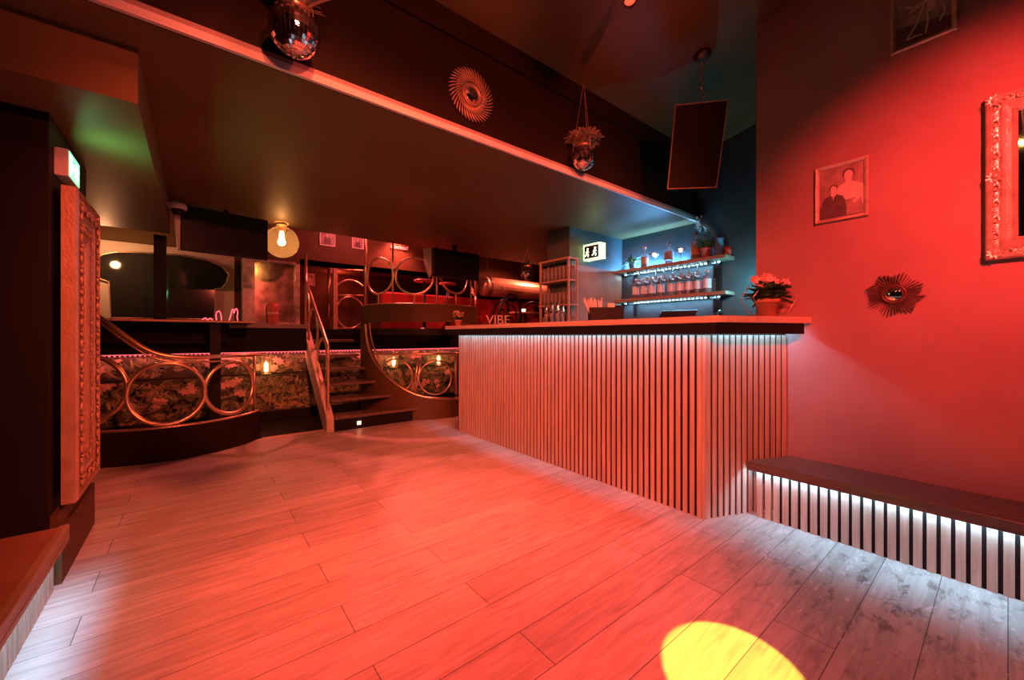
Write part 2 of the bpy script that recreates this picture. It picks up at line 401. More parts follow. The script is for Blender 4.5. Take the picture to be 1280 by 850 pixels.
# carcass
cp = [(2.392, 4.0), (2.392, 1.1425), (2.972, .896), (2.972, 4.0)]
MB().prism(cp, 0, 1.18).build('body', 'felt', bar, local=False)
fr = MB(); slats(fr, (2.39, 1.145), (2.39, 4.0), 0, 1.105)
# normals for slats face outward: shift handled by order of points
f2 = MB(); slats(f2, (2.972, .893), (2.39, 1.14), 0, 1.105)
def fix(mb, dx, dy):
    mb.v = [v + Vector((dx, dy, 0)) for v in mb.v]; return mb
fix(fr, .0, 0).build('front_slats', 'slat', bar, local=False)
f2.build('end_slats', 'slat', bar, local=False)
tp = [(2.33, 4.2), (2.33, 1.03), (2.972, .755), (2.972, 4.2)]
MB().prism(tp, 1.178, 1.218).build('countertop', 'top', bar, local=False, bevel=.004)
fa = MB().box((2.334, 1.045, 1.112), (2.345, 4.15, 1.178))
dd = Vector((2.972-2.39, .893-1.14, 0)).normalized(); n2_ = Vector((dd.y, -dd.x, 0))
e0 = Vector((2.340, 1.045, 1.145)); fa.obox(e0+dd*.325, dd*.325, n2_*.006, (0, 0, .033))
fa.build('fascia', 'black', bar, local=False)
MB().box((2.382, 1.131, 0), (2.40, 1.150, 1.105)).build('corner_post', 'slat', bar, local=False)
led = MB().box((2.348, 1.10, 1.166), (2.358, 3.98, 1.177))
d = Vector((2.972-2.39, .893-1.14, 0)).normalized(); nn = Vector((d.y, -d.x, 0))
led.obox(Vector((2.66, .985, 1.171)), d*.28, nn*.006, (0, 0, .005))
o = led.build('light_strip', 'led', bar, local=False); o['label'] = 'cool white glowing strip under the top'

bench = thing('low_bench', 'low dark wooden bench along the red wall, lit white under its edge', 'bench', (2.82, -.4, 0))
MB().prism([(2.64, -2.5), (2.975, -2.5), (2.975, .866), (2.64, 1.008)], .30, .335).box((2.6405, -2.5, .280), (2.6485, .998, .31)).build('seat_board', 'darkwood', bench, local=False, bevel=.004)
MB().box((2.6825, -2.5, 0), (2.975, .86, .30)).build('body', 'felt', bench, local=False)
s2 = MB(); slats(s2, (2.682, -2.5), (2.682, .98), 0, .295, w=.0305); s2.build('front_slats', 'slat', bench, local=False)
o = MB().box((2.652, -2.5, .293), (2.662, .99, .299)).build('light_strip', 'led', bench, local=False)
# the LED dots seen on the slat heads
bl = thing('low_bench', 'low bench with rust red top beside the dark wall end, lit white below', 'bench', (-1.0, 1.0, 0))
MB().box((-1.59, -2.5, .24), (-.47, 2.595, .262)).build('seat_board', 'redtop', bl, local=False)
MB().box((-.47, -2.5, .215), (-.44, 2.61, .264)).box((-.446, -2.5, .19), (-.44, 2.61, .2149)).build('edge_board', 'shelfwood', bl, local=False, bevel=.004)
MB().box((-1.59, -2.5, 0), (-.51, 2.595, .24)).build('body', 'felt', bl, local=False)
s3 = MB(); slats(s3, (-.488, 2.58), (-.488, -2.5), 0, .24, w=.03); s3.build('front_slats', 'slat', bl, local=False)
MB().box((-.468, -2.5, .209), (-.450, 2.58, .2145)).build('light_strip', 'led', bl, local=False)

# ================================================================ closet / back bar
single('cabinet_door_panel', MB().box((3.2, 2.975, 0), (4.10, 2.998, 1.89)), 'panel', 'large brown laminate panel behind the black straw box on the bar', 'panel')
bb = thing('back_counter', 'dark work counter under the lit bottle shelves', 'counter', (3.9, 2.1, 0))
MB().box((3.62, 1.2, 0), (4.14, 2.97, 1.02)).build('cabinet', 'plastic', bb, local=False)
MB().box((3.58, 1.16, 1.02), (4.148, 2.97, 1.06)).build('worktop', 'steel', bb, local=False)
for j in range(3):
    dr = MB().box((3.60, 1.28+j*.56, .1), (3.619, 1.80+j*.56, .96)).build('door', 'steel', bb, local=False)
    MB().tube([(3.59, 1.34+j*.56, .7), (3.58, 1.34+j*.56, .72), (3.58, 1.34+j*.56, .84), (3.59, 1.34+j*.56, .86)], .006, 8).build('handle', 'chrome', dr, local=False)
def Z_(z): return z-.0375
def wall_shelf(z, label):
    t = thing('wall_shelf', label, 'shelf', (4.05, 2.3, z), 0)
    MB().box((3.95, 1.68, z-.035), (4.148, 2.972, z)).build('board', 'shelfwood', t, local=False, bevel=.003)
    for y in (1.86, 2.8): MB().box((4.11, y-.012, z-.20), (4.148, y+.012, z-.035)).box((3.98, y-.012, z-.06), (4.11, y+.012, z-.0355)).build('bracket', 'plastic', t, local=False)
    m = MB().box((4.088, 1.79, Z_(z)), (4.108, 2.95, z-.0355), 1)
    for k in range(26):
        yy = 1.80+k*.044; m.box((4.090, yy, z-.046), (4.106, yy+.018, z-.036))
    m.build('light_strip', ['ledb', 'plastic'], t, local=False)
    return t
Z1 = 1.885; Z2 = 1.535
wall_shelf(Z1, 'upper wooden wall shelf carrying potted plants and cocktail glasses, blue lights below')
wall_shelf(Z2, 'lower wooden wall shelf carrying a row of labelled bottles, blue lights below')
single('shelf_upright', MB().box((4.10, 1.80, 1.06), (4.148, 1.84, 1.90)).box((4.07, 1.79, 1.06), (4.10, 1.85, 1.065)), 'plastic', 'black metal upright beside the right ends of the bottle shelves', 'upright')

def bottle(loc, h, r, liq, label, lm='label', cap='cork', shoulder=.62, grp=None, fill=.55, squat=False):
    t = thing('bottle', label, 'bottle', loc, random.uniform(0, 3), grp)
    sh = h*shoulder; nr = r*.34
    prof = [(r*.9, 0), (r, .006), (r, sh), (r*.85, sh+h*.05), (nr*1.1, sh+h*.13), (nr, sh+h*.16), (nr, h*.93)]
    gb = MB().lathe(prof, seg=16).build('glass_body', 'glass', t)
    lf = sh*fill if fill < 1 else sh
    MB().lathe([(r*.86, .004), (r*.9, .01), (r*.9, lf)], seg=16).build('drink', liq, t)
    lo, hi = sh*.30, sh*.86
    m = MB()
    m.lathe([(r*1.015, lo), (r*1.015, hi)], seg=16, cap=False); m.open = True
    m.build('paper_label', lm, gb)
    MB().lathe([(nr*1.25, h*.9), (nr*1.25, h), (nr*.9, h*1.01)], seg=12).build('stopper', cap, t)
    return t
def on_shelf(u, z, x=4.03): 
    p = P(u, 400, x=x); return (p.x, p.y, z)
bottle(on_shelf(806, Z1), .24, .042, 'amber', 'short round bottle with rust label and cork beside the left coupe glass', 'rustlabel', shoulder=.55, fill=.9)
bottle(on_shelf(836, Z1), .235, .050, 'glass', 'square-shouldered clear spirit bottle between the two coupe glasses', 'photo_bg', 'chrome', shoulder=.62, fill=.3)
bottle(on_shelf(870, Z1), .28, .048, 'amber', 'rust coloured bottle with red stopper beside the red plant pot', 'rustlabel', 'redpot', shoulder=.62, fill=.9)
names = [(795, 'darkliq', 'labelled bottle at the closet end of the lower shelf'), (805, 'darkliq', 'second labelled bottle from the closet end of the lower shelf'),
         (815, 'darkliq', 'third labelled bottle from the closet end of the lower shelf'), (826, 'amber', 'short gap-side bottle, fourth from the closet end of the lower shelf'),
         (839, 'glass', 'clear labelled bottle standing just left of the bright red one'), (850, 'redliq', 'bottle of bright red drink in the middle of the lower shelf'),
         (861, 'darkliq', 'labelled bottle standing just right of the bright red one'), (872, 'amber', 'labelled amber bottle, second from the open end of the lower shelf'),
         (884, 'darkliq', 'labelled dark red bottle at the open end of the lower shelf')]
for u, lq, lb in names:
    bottle(on_shelf(u, Z2, 4.065), .235, .040, lq, lb, 'label', 'cork', shoulder=.72, grp='labelled bottles on the lower shelf', fill=.8 if lq != 'glass' else .2)
def stem_glass(loc, label, grp, coupe=False, inverted=False, hh=.17, rr=.042):
    t = thing('coupe_glass' if coupe else 'wine_glass', label, 'glass', loc, 0, grp)
    if coupe:
        prof = [(.033, 0), (.033, .003), (.004, .008), (.004, .085), (.02, .095), (.045, .118), (.056, .148), (.054, .148), (.042, .120), (.0, .100)]
    else:
        prof = [(.034, 0), (.034, .003), (.004, .008), (.004, .08), (.02, .09), (rr, .12), (rr*.86, hh), (rr*.83, hh), (rr*.93, .122), (.0, .094)]
    bowl = prof[4:]; stem = prof[:5]
    if inverted: bowl = [(r, -z) for r, z in bowl]; stem = [(r, -z) for r, z in stem]
    MB().lathe(bowl, seg=18, cap=False).build('bowl', 'glass', t)
    MB().lathe(stem, seg=14).build('stem', 'glass', t)
    return t
for u, lb in ((818, 'coupe glass with a small glowing candle beside the cork bottle'), (851, 'coupe glass with a small glowing candle beside the rust coloured bottle')):
    t = stem_glass(on_shelf(u, Z1), lb, 'coupe glasses on the upper shelf', True)
    MB().ball((0, 0, .122), .017, 10, 6).build('candle', 'flame', t)
for i, u in enumerate((799, 809, 820, 830, 841, 851, 861, 872)):
    wh = ['nearest the closet', 'second from the closet', 'third from the closet', 'fourth from the closet', 'fifth from the closet, over the red bottle',
          'sixth from the closet', 'seventh from the closet, next to the last', 'last towards the open end'][i]
    g = on_shelf(u, Z1-.0365, 3.978)
    stem_glass(g, 'upside-down wine glass hanging under the upper shelf, ' + wh, 'wine glasses hanging under the upper shelf', False, True, .165, .040)
def potted(name, loc, r, h, potmat, leafmat, nl, ll, label, spread=.8, lw=.25, flowers=0, seed=1, leaflift=.7):
    rnd = random.Random(seed)
    t = thing(name, label, 'plant', loc)
    MB().lathe([(r*.72, 0), (r*.98, h*.8), (r*1.06, h*.8), (r*1.08, h), (r*.9, h), (r*.88, h*.85), (0, h*.85)], seg=20).build('pot', potmat, t)
    m = MB()
    for i in range(nl):
        a = rnd.uniform(0, 2*PI); e = rnd.uniform(.05, 1)
        b0 = (rnd.uniform(-.4, .4)*r, rnd.uniform(-.4, .4)*r, h*.85 + rnd.uniform(0, ll*.5))
        m.leaf(b0, (math.cos(a)*spread, math.sin(a)*spread, leaflift*e), ll*rnd.uniform(.5, 1), ll*lw*rnd.uniform(.8, 1.3), bend=rnd.uniform(.1, .4))
    for i in range(6):
        a = rnd.uniform(0, 2*PI)
        m.tube([(0, 0, h*.8), (math.cos(a)*r*.5, math.sin(a)*r*.5, h+ll*.5)], .002, 5)
    m.open = True
    m.build('leaves', leafmat, t)
    return t, rnd
potted('potted_plant', on_shelf(790, Z1), .038, .07, 'blue', 'leaf', 46, .12, 'small leafy plant in a blue pot at the closet end of the upper shelf', seed=3)
potted('potted_plant', on_shelf(882, Z1, 3.99), .048, .095, 'redpot', 'leaf', 60, .13, 'green plant with pointed leaves in a red pot on the upper shelf', seed=4, leaflift=1.2)
# blue vase with dried stems
pv = on_shelf(898, Z1, 4.06)
t = thing('vase', 'tall blue vase of dried stems at the open end of the upper shelf', 'vase', pv)
MB().lathe([(.042, 0), (.045, .01), (.045, .17), (.05, .175), (.05, .185), (.04, .185), (.04, .02), (0, .02)], seg=18).build('vessel', 'blue', t)
m = MB(); rnd = random.Random(5)
for i in range(16):
    a = rnd.uniform(1.0, 2.6); L = rnd.uniform(.12, .3)
    dx, dy = math.cos(a)*.45, math.sin(a)*.75
    pts = [(0, 0, .1)] + [(dx*L*k/4*(.5+.25*k/4), dy*L*k/4*(.4+.6*k/4), .15 + L*.9*k/4) for k in range(1, 5)]
    pts = [(min(px, .03), py, pz) for px, py, pz in pts]
    m.tube(pts, .0025, 5)
    for q in range(5):
        b0 = Vector(pts[-1]) - Vector((0, 0, .02*q)); m.leaf(b0, (rnd.uniform(-1, .2), rnd.uniform(-1, 1), .6), .03, .012)
m.open = True
m.build('dried_stems', 'dryleaf', t)
m = MB()
for i in range(5): m.box((4.05+.0*i, pv[1]-.075+i*.0-.02, Z1), (4.11, pv[1]-.055-.02+.0*i, Z1+.10)) if i == 0 else None
single('candle_holder', MB().lathe([(.03, 0), (.034, .09), (.03, .09), (.028, .01), (0, .01)], (4.09, 1.72, Z1), 16), 'redpot', 'small red cup at the very end of the upper shelf past the blue vase', 'cup')
# till screen on the back counter
t = thing('till_screen', 'dark tilted touch screen on a foot under the lower shelf', 'monitor', (3.86, 2.15, 1.06), math.radians(-62))
MB().lathe([(.09, 0), (.09, .012), (.02, .02), (.02, .12)], seg=20).build('foot', 'plastic', t)
MB().obox((0, -.01, .20), (.17, 0, 0), (0, .014, .004), (.05, .03, .105)).build('panel', 'plastic', t)
MB().obox((0, -.026, .20), (.155, 0, 0), (0, .002, .0006), (.045, .027, .095)).build('glass', 'screen', t)
t = thing('straw_cup', 'short cup of blue straws beside the dark touch screen', 'cup', (3.80, 2.42, 1.06))
MB().lathe([(.045, 0), (.055, .10), (.05, .10), (.042, .008), (0, .008)], seg=16).build('cup', 'glass', t)
for k in range(9):
    a = k*.7; MB().tube([(math.cos(a)*.015, math.sin(a)*.015, .01), (math.cos(a)*.055, math.sin(a)*.055, .20+.01*(k % 3))], .005, 6).build('straw', 'blue', t)
t = thing('bar_tap', 'slim chrome tap rising behind the counter near the shelf upright', 'tap', (3.75, 1.62, 1.06))
MB().tube([(0, 0, 0), (0, 0, .22), (-.02, 0, .26), (-.07, 0, .27), (-.10, 0, .24), (-.10, 0, .20)], .009, 8).build('spout', 'chrome', t)
MB().lathe([(.025, 0), (.02, .03), (.011, .035)], seg=14).build('base', 'chrome', t)

# glass rack at the left side of the closet
rk = thing('glass_rack', 'tall wooden rack full of glasses beside the brown panel', 'shelf', (3.12, 3.08, 0))
X0, X1, Y0, Y1 = 3.04, 3.19, 2.87, 3.30
for (x, y) in ((X0, Y0), (X0, Y1), (X1-.02, Y0), (X1-.02, Y1)): MB().box((x, y-.01, 0), (x+.02, y+.01, 1.93)).build('post', 'shelfwood', rk, local=False)
for z in (.5, 1.19, 1.44, 1.70, 1.93): MB().box((X0-.01, Y0-.015, z-.018), (X1, Y1+.015, z)).build('shelf_board', 'shelfwood', rk, local=False)
def tumbler(loc, h, r, name, label, grp, mat='glass'):
    o = single(name, MB().lathe([(r*.8, 0), (r, h), (r*.93, h), (r*.74, .008), (0, .008)], seg=14), mat, label, 'glass', grp, loc=(0, 0, 0))
    o.location = loc; return o
proto = None
for row, (zz, hh, rr, g) in enumerate(((1.70, .15, .027, 'upper'), (1.44, .13, .027, 'middle'), (1.19, .12, .027, 'lower'))):
    for a in range(2):
        for k in range(7):
            lb = 'clear tumbler on the %s board of the glass rack, %s row' % (g, ('front', 'rear')[a])
            loc = (X0+.035+a*.07, Y0+.03+k*.06, zz)
            if proto is None or row != proto[1]:
                o = tumbler(loc, hh, rr, 'tumbler', lb, 'tumblers in the glass rack, %s' % g); proto = (o, row)
            else:
                o = proto[0].copy(); COL.objects.link(o); o.location = loc
            o['label'] = lb; o['group'] = 'tumblers on the %s board of the rack, %s row' % (g, ('front', 'rear')[a])

# things on the bar
for k, (u, x, h, r, wh) in enumerate(((683, 2.80, .20, .022, 'first from the flower pot'), (690, 2.84, .22, .026, 'second from the flower pot'), (697, 2.80, .21, .024, 'third from the flower pot'), (703, 2.86, .19, .025, 'nearest the straw box'))):
    p = P(u, 400, x=x)
    t = thing('cocktail_shaker', 'metal cocktail shaker on the bar, ' + wh, 'shaker', (p.x, p.y, 1.218), 0, 'metal shakers on the bar')
    MB().lathe([(r*.75, 0), (r, h*.62), (r*1.0, h*.64)], seg=18).build('tin', 'chrome', t)
    MB().lathe([(r*1.03, h*.60), (r*.98, h*.72), (r*.55, h*.86), (r*.5, h), (0, h*1.01)], seg=18).build('lid', 'chrome', t)
p = P(757, 400, x=2.80)
t = thing('straw_box', 'black box of paper straws and napkins standing on the bar', 'box', (p.x, p.y, 1.218), math.radians(-38))
m = MB()
for a, b in (((-.145, -.05, 0), (.145, .05, .004)), ((-.145, -.05, 0), (-.14, .05, .13)), ((.14, -.05, 0), (.145, .05, .13)), ((-.145, -.05, 0), (.145, -.045, .13)), ((-.145, .045, 0), (.145, .05, .13)), ((.0, -.05, 0), (.004, .05, .13))): m.box(a, b)
m.build('tray', 'plastic', t)
rnd = random.Random(8)
for k in range(22):
    x = rnd.uniform(-.13, -.02); lean = (x+.06)*.5
    MB().tube([(x*.7-.02, rnd.uniform(-.03, .03), .006), (x+lean-.03, rnd.uniform(-.035, .035), .20+rnd.uniform(-.02, .015))], .0045, 6).build('straw', 'paper' if k % 3 else 'pink', t)
MB().box((.01, -.04, .005), (.07, .04, .165)).build('napkin_stack', 'paper', t)
for k in range(3): MB().box((.082+k*.02, -.035, .006), (.088+k*.02, .035, .15)).build('menu_card', 'plastic', t)
# little flower pot, far end
t, rnd = potted('potted_flower', (2.45, 4.10, 1.218), .040, .075, 'terra', 'leaf', 50, .09, 'tiny potted flower at the far tip of the bar near the stairs', seed=9)
m = MB()
for k in range(26):
    a = rnd.uniform(0, 2*PI); r_ = rnd.uniform(0, .075); m.ball((math.cos(a)*r_, math.sin(a)*r_, .13+rnd.uniform(-.02, .05)), .013, 7, 4)
m.build('flowers', 'dryleaf', t)
# pot plant with gold hexagon stand, near end
t, rnd = potted('potted_flower', (2.84, .955, 1.218), .068, .115, 'terra', 'leaf', 110, .14, 'pink flowering plant in a terracotta pot at the wall end of the bar', seed=10, spread=.75, leaflift=.75, lw=.45)
m = MB()
for (dx, dz) in ((-.085, .235), (.0, .24), (.03, .225), (.10, .215), (-.04, .19), (-.02, .25)):
    bx, by = dx*RT[0], dx*RT[1]
    for k in range(6):
        a = k*PI/3+dx*9; dv = Vector((RT[0]*math.cos(a), RT[1]*math.cos(a), math.sin(a)*.7)) + Vector((-.4, -.4, .2))
        m.leaf((bx, by, dz), dv, .042, .034, up=(-.6, -.8, .1), bend=.1)
    m.tube([(0, 0, .10), (bx*.7, by*.7, dz-.06), (bx, by, dz)], .002, 5)
m.open = True; m.build('flowers', 'pink', t)
t = thing('plant_stand', 'thin gold wire stand of two hexagons around the terracotta pot', 'stand', (2.84, .955, 1.218))
for off in (-.06, .075):
    ox, oy = -off*FW[0]*.6, -off*FW[1]*.6
    sh = off*.25
    pts = []
    for k in range(6):
        a = k*PI/3; w = .138*math.cos(a); z = .1195+.134*math.sin(a)*.86
        wx = w + sh
        pts.append((wx*RT[0]+ox, wx*RT[1]+oy, z))
    pts2 = []
    for i in range(6):
        a_, b_ = Vector(pts[i]), Vector(pts[(i+1) % 6])
        pts2 += [a_.lerp(b_, q) for q in (.02, .5, .98)]
    MB().tube(pts2, .0025, 6, True).build('hexagon', 'brass', t)

# ================================================================ WALL DECORATION
def frame_mesh(W, Hh, prof, mi=0):
    """mitred rectangular moulding; prof = [(inset from outer edge, height towards the viewer)]; local: x right, z up, faces -y"""
    m = MB(); n = len(prof); vs = []
    for (sx, sz) in ((-1, 0), (1, 0), (1, 1), (-1, 1)):
        for ins, dep in prof:
            vs.append((sx*(W/2-ins), -dep, (ins if sz == 0 else Hh-ins)))
    fs = []
    for c in range(4):
        d_ = (c+1) % 4
        for i in range(n-1): fs.append((c*n+i, d_*n+i, d_*n+i+1, c*n+i+1))
        fs.append((c*n+n-1, d_*n+n-1, d_*n, c*n))
    m.add(vs, fs, mi); return m
def scrolls(W, Hh, ins, dep, step, r, seed, corner=True):
    """carved acanthus beads and curls along a moulding"""
    rnd = random.Random(seed); m = MB()
    def along(x0, z0, x1, z1):
        L = math.hypot(x1-x0, z1-z0); k = int(L/step); ux, uz = (x1-x0)/L, (z1-z0)/L
        for i in range(k+1):
            cx, cz = x0+ux*L*i/k, z0+uz*L*i/k
            pts = []; sg = 1 if i % 2 else -1
            for q in range(7):
                a = q*.75; rr_ = r*(1-q*.11)
                ox, oz = rr_*math.cos(a), rr_*math.sin(a)*sg
                pts.append((cx+ox*ux-oz*uz, -dep-r*.25, cz+ox*uz+oz*ux))
            m.tube(pts, [r*.30*(1-q*.08) for q in range(7)], 5)
            m.ball((cx, -dep-r*.15, cz), r*.42, 6, 4, sc=(1, .7, 1))
    x, z0, z1 = W/2-ins, ins, Hh-ins
    along(-x, z0, -x, z1); along(x, z0, x, z1); along(-x, z0, x, z0); along(-x, z1, x, z1)
    if corner:
        for sx in (-1, 1):
            for zz in (z0, z1, (z0+z1)/2):
                for q in range(9):
                    a = q*2*PI/9; m.leaf((sx*x, -dep-.004, zz), (math.cos(a), -.35, math.sin(a)), r*1.9, r*1.0, up=(0, -1, 0), bend=.15)
                m.ball((sx*x, -dep-r*.4, zz), r*.8, 8, 5)
        for sz in (z0, z1):
            for q in range(9):
                a = q*2*PI/9; m.leaf((0, -dep-.004, sz), (math.cos(a), -.35, math.sin(a)), r*1.9, r*1.0, up=(0, -1, 0), bend=.15)
    m.open = True
    return m
# right wall mirror: y from .068 backwards
W, Hh = .60, .775
t = thing('ornate_mirror', 'silver gilt ornate framed mirror reflecting a bright lamp on the red wall', 'mirror', (XR-.001, .068-W/2, 1.462), -PI/2)
prof = [(0, 0), (0, .03), (.006, .042), (.018, .046), (.026, .036), (.04, .034), (.052, .040), (.062, .034), (.078, .026), (.086, .030), (.094, .02), (.098, .012), (.098, 0)]
fr_ = frame_mesh(W, Hh, prof).build('frame', 'silver', t)
scrolls(W, Hh, .030, .038, .036, .017, 3).build('carving', 'silver', fr_)
MB().box((-W/2+.095, -.012, .095), (W/2-.095, -.002, Hh-.095)).build('glass', 'mirror', t)
pq = P(119, 349, y=6.2)
t = thing('wall_sconce', 'small round warm wall lamp at the left edge of the dark rounded mirror', 'lamp', (pq.x-.05, 6.274, pq.z))
MB().ball((0, -.05, 0), .022, 14, 8).build('shade', glow('sconce_glow', (1.0, .5, .3), 2.5), t)
MB().tube([(0, 0, 0), (0, -.03, 0)], .014, 10).build('bracket', 'brass', t)
# tall mirror on the wall end: faces +x, y 2.67..3.19
W, Hh = .54, 1.45
DP = .025
t = thing('ornate_mirror', 'tall ornate red gilt framed mirror on the dark wall end below the green sign', 'mirror', (-.477, 2.67+W/2, .335), PI/2)
prof = [(0, 0), (0, .020), (.008, .028), (.02, .030), (.026, .016), (.034, .016), (.045, .026), (.10, .022), (.112, .010), (.12, .020), (.135, .020), (.14, .012), (.165, .018), (.19, .012), (.20, .004), (.20, 0)]
prof = [(i_, d_+(DP if q not in (0, len(prof)-1) else 0)) for q, (i_, d_) in enumerate(prof)]
fr_ = frame_mesh(W, Hh, prof).build('frame', 'redgold', t)
scrolls(W, Hh, .075, .024+DP, .050, .024, 4, False).build('carving', 'redgold', fr_)
scrolls(W, Hh, .165, .016+DP, .034, .015, 5, False).build('inner_carving', 'redgold', fr_)
MB().box((-W/2+.195, -.006, .195), (W/2-.195, -.001, Hh-.195)).build('glass', 'mirror', t)
# framed pictures on the right wall
def figure(mb, cx, z0, s, body, head=1, hair=2, lower=None):
    """flat printed figure: hair, head, neck, shoulders, arms, body"""
    def poly(p, mi): mb.add([(cx+s*x, yy[0], z0+s*z) for x, z in p], [tuple(range(len(p)))], mi); yy[0] -= .0002
    def el(x, z, rx, rz, mi, n=18): poly([(x+rx*math.cos(2*PI*k/n), z+rz*math.sin(2*PI*k/n)) for k in range(n)], mi)
    poly([(-.30, 0), (.30, 0), (.31, .25), (.27, .50), (.22, .62), (.08, .70), (-.08, .70), (-.22, .62), (-.27, .50), (-.31, .25)], body)
    if lower is not None: poly([(-.27, 0), (.27, 0), (.20, .34), (-.20, .34)], lower)
    poly([(-.06, .66), (.06, .66), (.05, .78), (-.05, .78)], head)
    el(0, .885, .105, .115, hair); el(0, .855, .075, .105, head)
    for sx in (-1, 1): poly([(sx*.24, .58), (sx*.29, .40), (sx*.10, .22), (sx*.06, .27), (sx*.20, .42), (sx*.18, .58)][::sx], lower if lower is not None and body != 1 else body)
    poly([(-.03, .70), (.03, .70), (0, .52)], 1 if body == 2 else head)
yy = [0]
def picture(name, W, Hh, loc, rz, label, kind, fm='silver', border=.02):
    t = thing(name, label, 'picture', loc, rz)
    frame_mesh(W, Hh, [(0, 0), (0, .014), (.004, .02), (border*.6, .018), (border, .010), (border, 0)]).build('frame', fm, t)
    m = MB(); m.add([(-W/2+border*.8, -.006, border*.8), (W/2-border*.8, -.006, border*.8), (W/2-border*.8, -.006, Hh-border*.8), (-W/2+border*.8, -.006, Hh-border*.8)], [(0, 1, 2, 3)], 0)
    yy[0] = -.0064
    w_, h_ = W-2*border, Hh-2*border
    if kind == 'couple':
        m.add([(-w_/2, yy[0], border), (w_/2, yy[0], border), (w_/2, yy[0], border+h_*.3), (-w_/2, yy[0], border+h_*.25)], [(0, 1, 2, 3)], 2); yy[0] -= .0003
        figure(m, w_*.17, border+h_*.02, h_*.90, 1, lower=0); figure(m, -w_*.17, border, h_*.66, 2)
    elif kind == 'dancer':
        m.add([(-w_/2, yy[0], border), (w_/2, yy[0], border), (w_/2, yy[0], border+h_*.2), (-w_/2, yy[0], border+h_*.32)], [(0, 1, 2, 3)], 2); yy[0] -= .0003
        mb2 = MB()
        for pts in ([(-.06, .03), (-.02, .10), (.0, .16), (.01, .2)], [(.01, .03), (.02, .09), (.015, .16)], [(-.05, .17), (0, .19), (.03, .21), (.06, .24)], [(-.06, .03), (-.03, .035), (.0, .03)], [(.06, .06), (.08, .1), (.075, .14)], [(-.06, .21), (-.04, .19), (.0, .20)]):
            mb2.tube([(x, yy[0]-.0005, border+z) for x, z in pts], [.004]*len(pts), 5)
        mb2.ball((.03, yy[0], border+.29), .016, 8, 5, sc=(1, .1, 1)); mb2.ball((.02, yy[0], border+.225), .024, 10, 6, sc=(1, .05, 1.6)); mb2.ball((.03, yy[0], border+.165), .020, 10, 6, sc=(.8, .05, 1.7))
        mb2.tube([(.03, yy[0], border+.25), (-.02, yy[0], border+.28), (-.05, yy[0], border+.33)], [.005]*3, 5)
        m.add(mb2.v, mb2.f, 1)
    else:
        figure(m, 0, border, h_*.95, 1 if kind == 'light' else 2)
    m.open = True
    m.build('print', ['photo_bg', 'photo_lt', 'photo_dk'], t)
    return t
picture('framed_photograph', .245, .34, (XR-.001, .615, 1.783), -PI/2, 'old framed portrait photograph of a standing and a seated person on the red wall', 'couple')
picture('framed_picture', .243, .40, (XR-.001, .279, 2.63), -PI/2, 'dark framed picture of a thin pale figure high on the red wall', 'dancer')
# sunburst mirrors
def sunburst(loc, rz, R, label, frame, style):
    t = thing('sunburst_mirror', label, 'mirror', loc, rz)
    m = MB()
    if style == 'spikes':
        n = 46
        for k in range(n):
            a = 2*PI*k/n; L = R*(1.0 - .18*abs(((k % 6)-3)/3.0)); r0 = R*.36
            dv = Vector((math.cos(a), 0, math.sin(a))); sd = Vector((-math.sin(a), 0, math.cos(a)))
            m.obox(dv*(r0+L)/2 + Vector((0, -.008, 0)), dv*(L-r0)/2, Vector((0, .003, 0)), sd*R*.015)
    else:
        n = 40
        for ringi, (ra, rb, dy) in enumerate(((.45, .72, -.014), (.62, 1.0, -.009))):
            for k in range(n):
                a = 2*PI*(k+.5*ringi)/n; 
                pts = [Vector((math.cos(a+q*.10)*R*(ra+(rb-ra)*q/3), dy-.002, math.sin(a+q*.10)*R*(ra+(rb-ra)*q/3))) for q in range(4)]
                m.tube(pts, [R*.024, R*.034, R*.034, R*.016], 6)
    m.build('rays', frame, t)
    rg = MB(); rg.ring((0, -.012, 0), (1, 0, 0), (0, 0, 1), R*.38, R*.055, 36, 8)
    rg.ring((0, -.016, 0), (1, 0, 0), (0, 0, 1), R*.30, R*.025, 36, 6)
    bk = [(R*.45*math.cos(2*PI*k/32), R*.45*math.sin(2*PI*k/32)) for k in range(32)]
    rg.prism(bk, -.008, 0, 'y')
    rg.build('rim', frame, t)
    # convex glass
    m = MB(); vs = []; fs = []; seg = 28; nr = 7
    for i in range(nr+1):
        rr_ = R*.34*i/nr
        for k in range(seg): vs.append((rr_*math.cos(2*PI*k/seg), -.012-R*.10*(1-(i/nr)**2), rr_*math.sin(2*PI*k/seg)))
    for i in range(nr):
        for k in range(seg): fs.append((i*seg+k, i*seg+(k+1) % seg, (i+1)*seg+(k+1) % seg, (i+1)*seg+k))
    m.add(vs, fs, 0, True); m.build('glass', 'mirror', t)
    return t
sunburst((XR-.002, .388, 1.327), -PI/2, .122, 'small sunburst mirror with thin dark rays on the red wall', 'bronze', 'spikes')
sunburst((1.312, BY-.014, 2.567), 0, .16, 'round copper sunburst mirror of curled petals high on the dark beam', 'redgold', 'petals')

